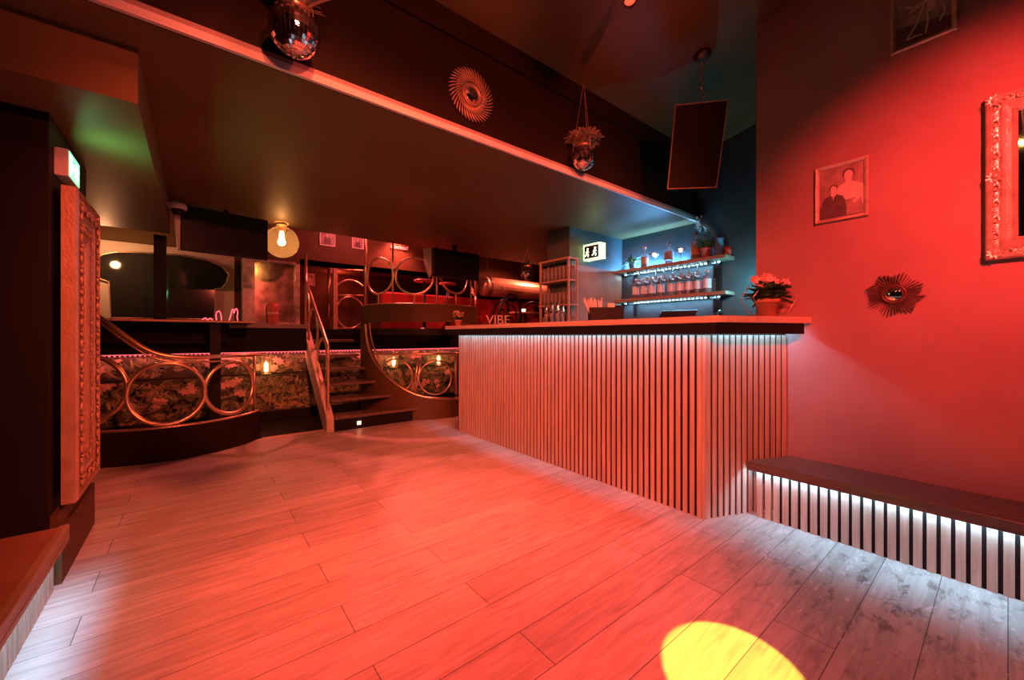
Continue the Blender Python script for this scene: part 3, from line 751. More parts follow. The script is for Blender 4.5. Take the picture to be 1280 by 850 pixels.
# ================================================================ HANGING THINGS
def disco(loc, R, htop, label, plantmat, seed, ll=.13, nl=90, bloom=True, bush=False):
    t = thing('disco_ball_planter', label, 'planter', loc)
    rows, segs = 18, 36; m = MB(); rnd = random.Random(seed)
    for i in range(rows):
        p0, p1 = PI*i/rows, PI*(i+1)/rows
        if p0 < .5: continue
        for k in range(segs):
            a0, a1 = 2*PI*k/segs, 2*PI*(k+1)/segs
            q = [(p0, a0), (p1, a0), (p1, a1), (p0, a1)]
            vs = [Vector((math.sin(p)*math.cos(a), math.sin(p)*math.sin(a), math.cos(p)))*R for p, a in q]
            c_ = sum(vs, Vector())/4; jt = Vector((rnd.uniform(-1, 1), rnd.uniform(-1, 1), rnd.uniform(-1, 1)))*.05
            vs = [c_ + (v-c_)*.90 + (v-c_).cross(jt) + c_.normalized()*R*.012 for v in vs]
            m.add(vs, [(0, 1, 2, 3)])
    m.open = True
    m.build('mirror_tiles', 'tile', t)
    body = MB().ball((0, 0, 0), R*.985, 36, 18); body.build('shell', 'grout', t)
    MB().lathe([(R*.48, R*.85), (R*.52, R*.86), (R*.55, R*1.05), (R*.48, R*1.05), (R*.44, R*.9)], seg=24, cap=False).build('rim', 'brass', t)
    m = MB()
    for i in range(nl):
        a = rnd.uniform(0, 2*PI); b0 = (rnd.uniform(-.3, .3)*R, rnd.uniform(-.3, .3)*R, R*1.0+rnd.uniform(0, ll*.6))
        if bush:
            e = rnd.uniform(-.3, 1.2); q = rnd.uniform(.2, 1.0)*ll
            c_ = Vector((math.cos(a)*q, math.sin(a)*q, R+ll*.35+e*ll*.45*(1.2-q/ll)))
            m.leaf(c_, (math.cos(a), math.sin(a), rnd.uniform(-.6, .8)), .034, .022, bend=.3)
            if i % 8 == 0: m.tube([(0, 0, R*.9), tuple(c_)], .0018, 4)
        else: m.leaf(b0, (math.cos(a)*.55, math.sin(a)*.55, rnd.uniform(.4, 1.5)), ll*rnd.uniform(.6, 1.2), ll*.12, bend=.15)
    m.open = True; m.build('leaves', plantmat, t)
    if bloom:
        m = MB()
        for i in range(14):
            a = rnd.uniform(0, 2*PI); r_ = rnd.uniform(.4, 1.0)*ll; c_ = Vector((math.cos(a)*r_, math.sin(a)*r_, R+ll*rnd.uniform(.3, .8)))
            for k in range(5):
                b = k*2*PI/5; m.leaf(c_, (math.cos(b), math.sin(b), .3), .026, .02)
        m.open = True; m.build('blossoms', 'pink', t)
    for k in range(3):
        a = 2*PI*k/3+.3
        MB().tube([(math.cos(a)*R*.9, math.sin(a)*R*.9, R*.45), (math.cos(a)*R*.8, math.sin(a)*R*.8, R+.02), (0, 0, htop-.06), (0, 0, htop)], .0022, 5).build('chain', 'brass', t)
    return t
disco((.33, 1.90, 2.40), .10, .625, 'large mirror ball planter with long dry leaves hanging before the beam', 'dryleaf', 1, .17, 240)
disco((2.21, 1.93, 2.40), .088, .61, 'mirror ball planter with small blossoms hanging at the bar end of the beam', 'dryleaf', 2, .12, 260, True, True)
disco((3.42, 3.95, 1.93), .095, .37, 'small mirror ball hanging in the dark above the ribbed duct', 'leaf', 3, .09, 30, False)

# loudspeaker
sp = thing('loudspeaker', 'black loudspeaker hanging on a chain in front of the beam', 'loudspeaker', (2.98, 1.52, 2.235), math.radians(-58))
sp.rotation_euler = (math.radians(20), math.radians(5), math.radians(-58))
MB().box((-.175, 0, 0), (.175, .24, .58)).build('cabinet', 'plastic', sp, bevel=.006)
fm = frame_mesh(.35, .58, [(0, 0), (0, .012), (.006, .014), (.008, 0)]); fm.build('grille_frame', 'redgold', sp)
MB().box((-.165, -.008, .01), (.165, -.001, .57)).build('grille', 'beam', sp)
MB().tube([(0, .05, .57), (0, .05, .61), (.02, .05, .63), (0, .05, .65), (-.0, .05, .63)], .006, 6).build('shackle', 'chrome', sp)
top = rootmat(sp) @ Vector((0, .05, .655))
ch = thing('hanging_chain', 'steel chain and ceiling hook holding the black loudspeaker', 'chain', top)
zc = 3.0 + .2*(BY-top.y)
m = MB(); k = 0; z = 0
while z < zc-top.z-.04:
    ax = (1, 0, 0) if k % 2 else (0, 1, 0)
    m.ring((0, 0, z+.015), ax, (0, 0, 1), .011, .0042, 12, 5, Ry=.019); z += .029; k += 1
m.build('links', 'chrome', ch)
MB().lathe([(.03, -.045), (.06, -.02), (.06, 0.006)], (0, 0, zc-top.z), seg=16).build('ceiling_plate', 'steel', ch)

# lamp can at the top of the frame (third hanging lamp)
def spotlamp(loc, aim, label, mat, r=.045, L=.13, cl=None):
    loc = Vector(loc); t = thing('spotlight', label, 'lamp', loc)
    d_ = (Vector(aim)-loc).normalized()
    a = d_.orthogonal().normalized(); b = d_.cross(a)
    def rings(prof):
        vs = []; fs = []; n = 18
        for r_, s_ in prof:
            for k in range(n):
                an = 2*PI*k/n; vs.append(d_*s_ + a*r_*math.cos(an) + b*r_*math.sin(an))
        for i in range(len(prof)-1):
            for k in range(n): fs.append((i*n+k, i*n+(k+1) % n, (i+1)*n+(k+1) % n, (i+1)*n+k))
        return vs, fs
    v_, f_ = rings([(0, -L), (r*.7, -L), (r, -L*.6), (r, 0), (r*.9, 0), (r*.9, -.02)])
    cn = MB().add(v_, f_, 0, True).build('can', 'plastic', t)
    v_, f_ = rings([(r*.9, -.021), (0, -.021)])
    MB().add(v_, f_).build('lens', mat, cn)
    zc = 3.0+.2*(BY-loc.y)-loc.z
    MB().tube([tuple(-d_*L*.5 + a*0), (0, 0, max(.05, zc*.5)), (0, 0, zc)], .009, 8).build('arm', 'steel', t)
    return t, d_
spotlamp((1.90, 1.32, 2.97), (1.2, .6, 0), 'small black spotlight with a red lens hanging from the sloped ceiling', 'lampred', .035, .10)

# ---------------------------------------------------------------- exit signs
t = thing('exit_sign', 'green running man exit sign on the dark wall end above the tall mirror', 'sign', (-.5, 2.78, 1.83), PI/2)
MB().box((-.10, -.045, 0), (.11, 0, .125)).build('housing', 'white', t, bevel=.003)
MB().box((-.095, -.047, .006), (.105, -.0455, .119)).build('face', 'green', t)
m = MB()
m.ball((.045, -.048, .092), .009, 8, 5, sc=(1, .15, 1))
for pts in ([(.045, .082), (.04, .055)], [(.04, .055), (.055, .04), (.05, .02)], [(.04, .055), (.025, .04), (.01, .03)], [(.043, .075), (.06, .065), (.07, .072)], [(.043, .075), (.028, .07), (.022, .055)]):
    m.tube([(x, -.048, z) for x, z in pts], .0045, 6)
m.box((-.085, -.0485, .02), (-.055, -.0475, .105)).add([(-.045, -.048, .062), (-.02, -.048, .08), (-.02, -.048, .044)], [(0, 1, 2)]).box((-.022, -.0485, .057), (.0, -.0475, .067))
m.build('pictogram', 'greenw', t)
p = P(750, 318, x=3.25)
t = thing('exit_sign', 'glowing exit light box with dark pictograms above the brown panel', 'sign', (3.50, 2.86, 1.945), -PI/2)
MB().box((-.115, -.10, 0), (.115, -.08, .17)).box((-.115, -.10, .16), (.115, 0, .17)).box((-.115, -.10, 0), (.115, 0, .01)).box((.105, -.10, 0), (.115, 0, .17)).box((-.115, -.1, 0), (-.105, 0, .17)).build('housing', 'exitw', t)
MB().box((-.098, -.103, .014), (.098, -.1005, .150)).build('face', 'plastic', t)
m = MB()
for sx in (-.055, .05):
    m.ball((sx+.005, -.104, .115), .014, 8, 5, sc=(1, .15, 1))
    for pts in ([(0, .1), (-.005, .07)], [(-.005, .07), (.018, .05), (.01, .03)], [(-.005, .07), (-.02, .05), (-.035, .04)], [(0, .095), (.022, .08)], [(0, .095), (-.02, .08)]):
        m.tube([(sx+x, -.104, z) for x, z in pts], .006, 6)
m.build('pictogram', 'greenw', t)

# ---------------------------------------------------------------- televisions
def tv(loc, rz, label, W=.66, Hh=.36):
    t = thing('television', label, 'television', loc, rz)
    MB().box((-W/2, -.02, 0), (W/2, .03, Hh)).build('cabinet', 'plastic', t, bevel=.004)
    MB().box((-W/2+.012, -.023, .016), (W/2-.012, -.0205, Hh-.012)).build('screen', 'screen', t)
    return t
# screen one (left) faces roughly the dance floor
pL, pR = P(226, 290, y=4.55), P(334, 300, y=4.66)
W1 = (pR-pL).length; ctr = (pL+pR)/2; rz1 = math.atan2(pR.y-pL.y, pR.x-pL.x)
t = tv((ctr.x, ctr.y, 1.86), rz1, 'black television mounted under the ceiling left of the glass globe', W1, .40)
MB().prism([(-W1/2-.055, .40), (-W1/2-.004, .40), (-W1/2-.004, 0.0), (-W1/2-.02, 0.0)], -.01, .03, 'y').build('side_cheek', 'beige', t)
m = MB().box((-.02, .03, .2), (.02, .08, .44)).box((-.1, .03, .12), (.1, .045, .3)); m.build('mount', 'plastic', t)
pL, pR = P(541, 330, y=4.52), P(598, 340, y=4.52)
W2 = (pR-pL).length; ctr = (pL+pR)/2
t = tv((ctr.x, ctr.y, 1.85), 0, 'black television hanging over the round balcony rail', W2, .36)
MB().prism([(.03, .365), (.25, .39), (.2, .14), (.08, -.01), (.03, .02)], -W2/2-.012, -W2/2-.002, 'x').build('side_cheek', 'beige', t)
MB().prism([(.03, .365), (.25, .39), (.2, .14), (.08, -.01), (.03, .02)], W2/2+.002, W2/2+.012, 'x').build('side_cheek', 'beige', t)
MB().box((-.02, .03, .2), (.02, .08, .45)).build('mount', 'plastic', t)
# security camera
t = thing('security_camera', 'small white dome security camera on the soffit edge beside the television', 'camera', (-.12, 4.42, 2.185))
MB().lathe([(.0, .05), (.05, .048), (.062, .03), (.062, .0), (.055, -.006)], seg=20).build('housing', 'white', t)
m = MB().lathe([(.05, 0), (.048, -.02), (.035, -.042), (0, -.052)], seg=20); m.build('dome', 'screen', t)
MB().box((-.07, -.02, .01), (-.05, .02, .04)).build('bracket', 'white', t)
# glass globe pendant
gp = Vector((.715, 4.83, 2.10))
t = thing('globe_pendant', 'clear glass globe lamp with glowing warm filament under the ceiling edge', 'lamp', gp)
m = MB(); Rg = .165
m.lathe([(Rg*math.sin(a), -Rg*math.cos(a)) for a in [PI*i/18 for i in range(0, 17)]], seg=32, cap=False)
m.open = True
M['globe'] = paint('amber_globe_glass', (1.0, .90, .74), .07, trans=.975, var=.02, ior=1.12)
m.build('globe', 'globe', t)
MB().lathe([(.03, .10), (.035, .12), (.035, .17), (.05, .175), (.05, .20)], seg=16).build('cap', 'brass', t)
MB().lathe([(.012, .105), (.016, .09), (.024, .04), (.018, .015), (.0, .008)], seg=14).build('bulb', 'bulb', t)

# ================================================================ LEFT ALCOVE: curved curb and ring railing
CL = (-.2, 5.45); RL = .85
def arcpts(c, R, a0, a1, n): return [(c[0]+R*math.cos(a0+(a1-a0)*i/n), c[1]+R*math.sin(a0+(a1-a0)*i/n)) for i in range(n+1)]
aend = on_cyl(325, 470, CL, RL)[0]; astart = -PI+.25
curb = MB(); pts = arcpts(CL, RL, astart, aend, 40); pin = arcpts(CL, RL-.06, astart, aend, 40)
n = len(pts); vs = []
for (a, b) in zip(pts, pin): vs += [(a[0], a[1], 0), (a[0], a[1], .29), (b[0], b[1], .29), (b[0], b[1], 0)]
fs = []
for i in range(n-1):
    for k in range(4): fs.append((i*4+k, i*4+(k+1) % 4, i*4+4+(k+1) % 4, i*4+4+k))
fs += [(0, 1, 2, 3), ((n-1)*4+3, (n-1)*4+2, (n-1)*4+1, (n-1)*4)]
curb.add(vs, fs)
lr = thing('ring_railing', 'curved low black curb with bronze rings beneath a swooping handrail left of stairs', 'railing', (CL[0], CL[1]-RL, 0))
curb.build('curb', 'beam', lr, local=False)
edge = MB().tube([(x, y, .297) for x, y in arcpts(CL, RL-.015, astart, aend, 40)], .014, 8); edge.build('edge_trim', 'brass', lr, local=False)
def on(c, R, a, z): return Vector((c[0]+R*math.cos(a), c[1]+R*math.sin(a), z))
hp = []
for (u, v) in ((334, 443), (300, 444), (260, 446), (220, 446), (190, 440), (165, 426), (140, 408), (118, 392)):
    a, z = on_cyl(min(u, 330), v, CL, RL-.03); hp.append((a, z))
def smooth(pts, n=6):
    out = []
    for i in range(len(pts)-1):
        p0 = pts[max(i-1, 0)]; p1 = pts[i]; p2 = pts[i+1]; p3 = pts[min(i+2, len(pts)-1)]
        for q in range(n):
            t = q/n
            out.append(tuple(.5*((2*p1[k])+(-p0[k]+p2[k])*t+(2*p0[k]-5*p1[k]+4*p2[k]-p3[k])*t*t+(-p0[k]+3*p1[k]-3*p2[k]+p3[k])*t**3) for k in range(len(p1))))
    out.append(tuple(pts[-1])); return out
MB().tube([on(CL, RL-.03, a, z) for a, z in smooth(hp)], .020, 10).build('handrail', 'brass', lr, local=False)
MB().tube([on(CL, RL-.03, a, z-.045) for a, z in smooth(hp)[8:]], .009, 8).build('under_rail', 'brass', lr, local=False)
def cyl_ring(c, R, ac, zc, r, tr, mat, parent, n=44, ry=None, name='ring'):
    ry = ry or r
    m = MB().tube([on(c, R, ac + r*math.cos(2*PI*k/n)/R, zc + ry*math.sin(2*PI*k/n)) for k in range(n)], tr, 8, True)
    return m.build(name, mat, parent, local=False)
for (u, v, r) in ((291, 484, .255), (209, 489, .27), (112, 462, .27)):
    a, z = on_cyl(u, v, CL, RL-.03); cyl_ring(CL, RL-.03, a,   .59 if u > 150 else .66, r, .020, 'brass', lr)
for u in (318,):
    a, z = on_cyl(u, 470, CL, RL-.03); MB().tube([on(CL, RL-.03, a, .29), on(CL, RL-.03, a, .9)], .013, 8).build('post', 'brass', lr, local=False)
a, z = on_cyl(258, 470, CL, RL-.03)
# desk slab over the alcove
dk = thing('desk', 'black desk top with thin glossy edge spanning the alcove', 'desk', (-.5, 5.4, 1.235))
MB().box((-1.59, 5.06, 1.235), (.50, 5.80, 1.262)).build('top', 'plastic', dk, local=False, bevel=.004)
MB().box((-1.59, 5.055, 1.240), (.50, 5.0585, 1.258)).build('edge_band', 'redgold', dk, local=False)
MB().box((-1.59, 5.62, 1.02), (.30, 5.66, 1.235)).build('modesty_panel', 'black', dk, local=False)
# LED strip (pink) under the gallery edge
m = MB()
m.box((-1.58, 5.965, .889), (3.6, 5.984, .899))
for k in range(130): m.ball((-1.56+.04*k, 5.965, .884), .011, 6, 4)
single('light_strip', m, 'ledp', 'pink glowing dotted light strip along the top of the wallpaper', 'light strip')
# smoked mirror on the back wall
pl = [(116, 338), (118, 325), (128, 318), (146, 315), (180, 316), (225, 319), (258, 325), (277, 333), (286, 343), (283, 353), (277, 360), (269, 361), (268, 399), (139, 397), (136, 352), (126, 349)]
pp = [P(u, v, y=6.25) for u, v in pl]
t = thing('smoked_mirror', 'large dark rounded mirror with a thin pale edge on the far wall above the desk', 'mirror', ((pp[0].x+pp[8].x)/2, 6.25, 1.2))
MB().prism([(p.x, p.z) for p in pp], 6.245, 6.27, 'y').build('glass', 'smoke', t, local=False)
MB().tube([(p.x, 6.243, p.z) for p in pp], .007, 6, True).build('edge', 'brass', t, local=False)
# marble framed mirror
a = P(303, 322, y=6.1); b = P(374, 406, y=6.1)
x0, x1, zt = a.x, b.x, a.z
t = thing('marble_mirror', 'tall mirror in a veined marble frame behind the red vase', 'mirror', ((x0+x1)/2, 6.1, 1.255))
m = MB().box((x0, 6.05, 1.256), (x0+.13, 6.26, zt)).box((x1-.05, 6.05, 1.256), (x1, 6.26, zt-.02)).box((x0+.13, 6.05, zt-.03), (x1-.05, 6.26, zt)).box((x0+.13, 6.05, 1.256), (x1-.05, 6.26, 1.285))
m.build('frame', 'marble', t, local=False)
MB().box((x0+.13, 6.12, 1.285), (x1-.05, 6.14, zt-.03)).build('glass', paint('aged_mirror', (.55, .42, .34), .16, .85, var=.5, scale=9), t, local=False)
pv = P(341, 404, y=5.98)
t = thing('vase', 'red cylindrical vase standing before the marble framed mirror', 'vase', (pv.x, pv.y, 1.256))
MB().lathe([(.055, 0), (.062, .01), (.06, .12), (.066, .2), (.062, .27), (.054, .27), (.052, .02), (0, .02)], seg=20).build('body', 'redpot', t)
MB().lathe([(.063, .13), (.068, .14), (.063, .15)], seg=20, cap=False).build('band', 'pink', t)
# pink neon outlines on the desk
p = P(270, 400, y=5.35)
t = thing('neon_ornament', 'low pink glowing curled ornament on the desk', 'ornament', (p.x-.03, 5.35, 1.262))
MB().tube(smooth([(-.09, 0, .01), (-.06, 0, .03), (-.045, 0, .008), (-.02, 0, .028), (0, 0, .008)]), .006, 6).build('curl', 'neon', t)
MB().tube(smooth([(.035, 0, .004), (.03, 0, .07), (.045, 0, .105), (.065, 0, .10), (.075, 0, .05), (.078, 0, .004)]), .005, 6).build('loop', 'neon', t)
MB().box((-.10, -.02, 0), (.09, .02, .004)).build('base', 'plastic', t)
p = P(293, 400, y=5.35)
t = thing('neon_ornament', 'tall pink glowing double arch ornament at the right of the desk', 'ornament', (p.x, 5.35, 1.262))
MB().tube(smooth([(-.05, 0, .003), (-.035, 0, .06), (-.02, 0, .13), (-.005, 0, .12), (-.005, 0, .09), (.005, 0, .13), (.02, 0, .14), (.03, 0, .10), (.025, 0, .05), (.032, 0, .003)]), .0055, 6).build('arch', 'neon', t)
MB().box((-.06, -.02, 0), (.045, .02, .003)).build('base', 'plastic', t)
# perforated lantern at the curb end
def lantern(loc, label):
    t = thing('lantern', label, 'lamp', loc)
    m = MB()
    for k in range(18):
        a = 2*PI*k/18
        for q in range(9):
            z = .02+q*.02
            m.obox((.055*math.cos(a), .055*math.sin(a), z), (-.0055*math.sin(a), .0055*math.cos(a), 0), (.001*math.cos(a), .001*math.sin(a), 0), (0, 0, .006))
    for z in (0, .2): m.ring((0, 0, z), (1, 0, 0), (0, 1, 0), .055, .004, 24, 6)
    m.build('shade', 'brass', t)
    MB().lathe([(0, .02), (.02, .03), (.022, .12), (0, .16)], seg=12).build('bulb', glow('lantern_bulb', (1, .55, .2), 14), t)
    MB().tube([(0, 0, .2), (0, 0, .24), (0, .06, .25)], .004, 6).build('hook', 'brass', t)
    return t
LAN = [(.70, 5.90, .62), (2.38, 5.90, .62), (3.15, 5.90, .62)]
lantern(LAN[0], 'small perforated glowing lantern on the wallpaper left of the stairs')
lantern(LAN[1], 'small perforated glowing lantern on the wallpaper below the round balcony')
lantern(LAN[2], 'small perforated glowing lantern on the wallpaper beside the far end of the bar')

# ================================================================ STAIRS
st = thing('staircase', 'steep dark staircase with a pale wooden string and looped brass handrail', 'staircase', (1.5, 5.4, 0))
SC_ = (2.67, 5.58); SR_ = .875
xr = [2.02, 1.92, 1.86, 1.82, 1.80, 1.80]
for i in range(6):
    z = .17*(i+1) if i < 5 else 1.05; y = 4.80+.22*i
    def xe(yy): return SC_[0]-math.sqrt(max(0, SR_**2-min(0, yy-SC_[1])**2))
    pl_ = [(1.25, y), *[(xe(y+.27*k/6), y+.27*k/6) for k in range(7)], (1.25, y+.27)]
    MB().prism(pl_, z-.035, z).build('tread', 'darkwood', st, local=False, bevel=.004)
    if i < 0: MB().box((1.25, y+.255, z), (xe(y+.265), y+.265, z+.13)).build('riser', 'black', st, local=False)
MB().box((1.25, 4.83, 0), (xe(4.84), 4.84, .135)).build('riser', 'black', st, local=False)
MB().prism([(4.84, 0), (5.0, 0), (5.96, .78), (5.96, .93), (6.18, .96), (6.18, 1.17), (6.05, 1.17), (4.84, .15)], 1.165, 1.245, 'x').build('stringer', 'top', st, local=False, bevel=.004)
XH = 1.205
MB().tube(smooth([(XH, 4.95, .14), (XH, 4.95, .55), (XH, 4.95, .93), (XH, 5.02, 1.03), (XH, 5.55, 1.42), (XH, 6.13, 1.86)]), .019, 10).build('handrail', 'brass', st, local=False)
MB().tube([(XH, 6.13, 1.13), (XH, 6.13, 2.25)], .019, 10).build('post', 'brass', st, local=False)
MB().tube(smooth([(XH, 6.12, 1.80), (XH, 5.98, 1.62), (XH, 5.93, 1.45), (XH, 5.97, 1.25), (XH, 6.05, 1.17)]), .014, 8).build('bow', 'brass', st, local=False)
for (y, z) in ((5.70, 1.19), (5.22, .80)): MB().ring((XH, y, z), (0, 1, 0), (0, 0, 1), .25, .015, 40, 8, Ry=.27).build('ring', 'brass', st, local=False)
single('step_light', MB().box((1.50, 4.818, .045), (1.54, 4.829, .085)), 'warmsq', 'tiny square warm light set in the lowest riser of the stairs', 'lamp')
# gate rail at the top of stairs
x0 = P(419, 380, y=6.15).x; x1 = P(454, 380, y=6.15).x
g = thing('ring_gate', 'red lit rail panel with one ring beneath an arch at the stair top', 'railing', ((x0+x1)/2, 6.15, 1.2))
MB().box((x0-.03, 6.13, 1.2), (x0+.03, 6.17, 2.09)).build('post', 'redgold', g, local=False)
for z in (1.21, 1.70, 2.08): MB().tube([(x0, 6.15, z), (x1, 6.15, z+.02)], .012, 8).build('bar', 'brass', g, local=False)
MB().ring(((x0+x1)/2+.01, 6.15, 1.45), (1, 0, 0), (0, 0, 1), .20, .014, 40, 8, Ry=.235).build('ring', 'brass', g, local=False)
MB().tube(smooth([(x0, 6.15, 1.83), ((x0+x1)/2-.05, 6.15, 1.93), ((x0+x1)/2+.08, 6.15, 1.93), (x1, 6.15, 1.86)]), .014, 8).build('arch', 'brass', g, local=False)
p = P(411, 350, y=6.6)
single('curtain_pole', MB().tube([(p.x, 6.6, 1.2), (p.x, 6.6, 1.62)], .008, 8).tube([(p.x, 6.6, 1.62), (p.x, 6.6, 2.136)], .022, 8), 'brass', 'slim pole standing behind the rail panel at the stair top', 'pole')

# ================================================================ ROUND BALCONY
CB = (2.67, 5.58); RB = .87
bal = thing('balcony', 'round bulging balcony with brown parapet band and posts holding large rings', 'balcony', (2.67, 4.75, 0))
a0, a1 = -PI-.1, .35
def band(c, R, th, a0, a1, zf0, zf1, n=60):
    m = MB(); vs = []
    for i in range(n+1):
        a = a0+(a1-a0)*i/n
        for (r, z) in ((R, zf0(a)), (R, zf1(a)), (R-th, zf1(a)), (R-th, zf0(a))): vs.append(on(c, r, a, z))
    fs = []
    for i in range(n):
        for k in range(4): fs.append((i*4+k, i*4+(k+1) % 4, i*4+4+(k+1) % 4, i*4+4+k))
    fs += [(0, 1, 2, 3), (n*4+3, n*4+2, n*4+1, n*4)]
    return m.add(vs, fs)
band(CB, RB, .04, a0, a1, lambda a: 1.285, lambda a: 1.52).build('parapet', 'brownwall', bal, local=False)
MB().tube([on(CB, RB-.02, a0+(a1-a0)*i/60, 1.525) for i in range(61)], .008, 6).build('parapet_edge', 'brass', bal, local=False)
# underside disc
dp = [(CB[0]+(RB-.045)*math.cos(a0+(a1-a0)*i/40), CB[1]+(RB-.045)*math.sin(a0+(a1-a0)*i/40)) for i in range(41)]
MB().prism(dp, 1.12, 1.20).build('deck', 'black', bal, local=False)
# lower wall sweeping down under the tube
sweep = [on_cyl(u, v, CB, RB) for (u, v) in ((457, 405), (459, 425), (465, 445), (475, 461), (490, 476), (508, 488), (528, 495.5), (550, 498), (575, 498))]
ss = smooth(sweep, 8)
def hz(a):
    if a < ss[0][0]: return 1.284
    for (p_, q_) in zip(ss, ss[1:]):
        if p_[0] <= a <= q_[0]:
            k = (a-p_[0])/max(1e-6, q_[0]-p_[0]); return p_[1]+(q_[1]-p_[1])*k
    return ss[-1][1]
band(CB, RB, .04, a0, a1, lambda a: 0, lambda a: max(.25, hz(a)), 120).build('lower_wall', 'brownwall', bal, local=False)
tp_ = [on(CB, RB+.002, a, z) for a, z in ss] + [on(CB, RB+.002, ss[-1][0]+(a1-ss[-1][0])*i/10, ss[-1][1]) for i in range(1, 11)]
MB().tube(tp_, .017, 10).build('sweeping_rail', 'brass', bal, local=False)
MB().tube([on(CB, RB-.03, a+.06, z+.03) for a, z in ss[:20]], .010, 8).build('inner_rail', 'brass', bal, local=False)
aL, zL = on_cyl(464, 445, CB, RB-.02)
MB().tube([on(CB, RB-.02, aL+(a1-aL)*i/30, .865) for i in range(31)], .014, 8).build('niche_bar', 'brass', bal, local=False)
for (u, v) in ((494, 471), (545, 472.5)):
    a, z = on_cyl(u, v, CB, RB-.02); cyl_ring(CB, RB-.02, a, z+.005, .225, .012, 'brass', bal, ry=.225)
for (u0, v0, u1, v1) in ((523, 447, 517, 492), (527, 447, 519, 492)):
    p0 = on_cyl(u0, v0, CB, RB-.02); p1 = on_cyl(u1, v1, CB, RB-.02)
    MB().tube([on(CB, RB-.02, *p0), on(CB, RB-.02, *p1)], .013, 8).build('strut', 'brass', bal, local=False)
a, z = on_cyl(570, 470, CB, RB-.02)
MB().tube([on(CB, RB-.02, a, .3), on(CB, RB-.02, a, .87)], .02, 8).build('strut', 'brass', bal, local=False)
for u in (457, 491, 546, 589, 604):
    a, z = on_cyl(min(u, 600) if u != 604 else 606, 380, CB, RB-.02)
    if u == 604: a += .25
    MB().tube([on(CB, RB-.02, a, 1.52), on(CB, RB-.02, a, 2.296 if on(CB, RB-.02, a, 0).y < BE else 2.6)], .013 if u != 457 else .018, 8).build('post', 'brass', bal, local=False)
for (u, r) in ((473, .235), (518, .245), (570, .245), (601, .225)):
    a, z = on_cyl(u, 345, CB, RB-.02)
    if u == 601: a += .2
    zc = z if u != 601 else z-.05
    if u == 518: zr = z
    cyl_ring(CB, RB-.02, a, zc, r, .015, 'brass', bal, ry=.24)
    MB().tube([on(CB, RB-.02, a, 1.52), on(CB, RB-.02, a, zc-.235)], .012, 8).build('stub', 'brass', bal, local=False)

# ================================================================ GALLERY FURNITURE
def round_table(loc, r, h, label, mat='redleather', grp=None):
    t = thing('round_table', label, 'table', loc, 0, grp)
    MB().lathe([(0, h-.025), (r, h-.025), (r+.004, h-.012), (r, h), (0, h)], seg=32).build('tabletop', mat, t)
    MB().tube([(0, 0, .02), (0, 0, h-.02)], .022, 10).build('column', 'steel', t)
    MB().lathe([(r*.6, 0), (r*.55, .015), (.03, .03)], seg=24).build('foot', 'steel', t)
    return t
pk = paint('glossy_pink_top', (.75, .22, .20), .25, var=.05)
MATS['pk'] = pk; M['pk'] = pk
round_table((2.72, 5.55, 1.2), .15, .75, 'small round pink tabletop seen through the middle balcony ring', 'pk')
round_table((3.15, 5.60, 1.2), .13, .745, 'small round pink tabletop behind the hanging television', 'pk')
bq = thing('banquette', 'long red padded bench along the gallery under the ribbed duct', 'bench', (3.8, 6.0, 1.2))
MB().box((2.3, 5.90, 1.2), (6.2, 6.24, 1.46)).build('seat', 'redleather', bq, local=False, bevel=.02)
MB().box((2.3, 6.14, 1.46), (6.2, 6.28, 1.80)).build('backrest', 'redleather', bq, local=False, bevel=.02)
# duct
d0, d1 = 4.0, 5.7
m = MB()
prof_ = []
n = 120; seg = 20; vs = []; fs = []
for i in range(n+1):
    x = d0+(d1-d0)*i/n; r = .165+(.006 if i % 2 else -.004)
    for k in range(seg):
        a = 2*PI*k/seg; vs.append((x, 5.78+r*math.cos(a), 1.98+r*math.sin(a)))
for i in range(n):
    for k in range(seg): fs.append((i*seg+k, i*seg+(k+1) % seg, (i+1)*seg+(k+1) % seg, (i+1)*seg+k))
m.add(vs, fs, 0, False)
t = thing('air_duct', 'ribbed round air duct running above the red bench at the far side', 'duct', (4.8, 5.78, 1.81))
m.build('ribbed_pipe', 'duct', t, local=False)
for x in (4.05, 5.65):
    m = MB()
    m.tube([(x, 5.78, 1.98+.18*1), (x, 5.78, 2.9)], .006, 6).ring((x, 5.78, 1.98), (0, 1, 0), (0, 0, 1), .178, .008, 28, 6); m.build('hanger', 'steel', t, local=False)
vs = [(d0-.02, 5.78, 1.98)]
m = MB().tube([(d0-.05, 5.78, 1.98), (d0+.02, 5.78, 1.98)], .172, 20); m.build('end_cap', 'duct', t, local=False)
# bentwood chairs and a table near the bar's far end
def hoop_chair(loc, rz, label):
    t = thing('bentwood_chair', label, 'chair', loc, rz, 'bentwood chairs beyond the bar')
    MB().lathe([(0, .44), (.19, .44), (.2, .455), (.19, .47), (0, .475)], seg=24).build('seat', 'redleather', t)
    MB().tube(smooth([(-.19, .12, .46), (-.20, .16, .70), (-.13, .19, .86), (0, .2, .92), (.13, .19, .86), (.20, .16, .70), (.19, .12, .46)]), .020, 8).build('back_hoop', 'plastic', t)
    MB().tube(smooth([(-.11, .14, .47), (-.11, .17, .66), (0, .19, .78), (.11, .17, .66), (.11, .14, .47)]), .012, 8).build('inner_hoop', 'plastic', t)
    for sx in (-1, 1):
        for sy in (-1, 1): MB().tube([(sx*.13, sy*.13, .44), (sx*.18, sy*.18, 0)], [.016, .011], 8).build('leg', 'plastic', t)
    return t
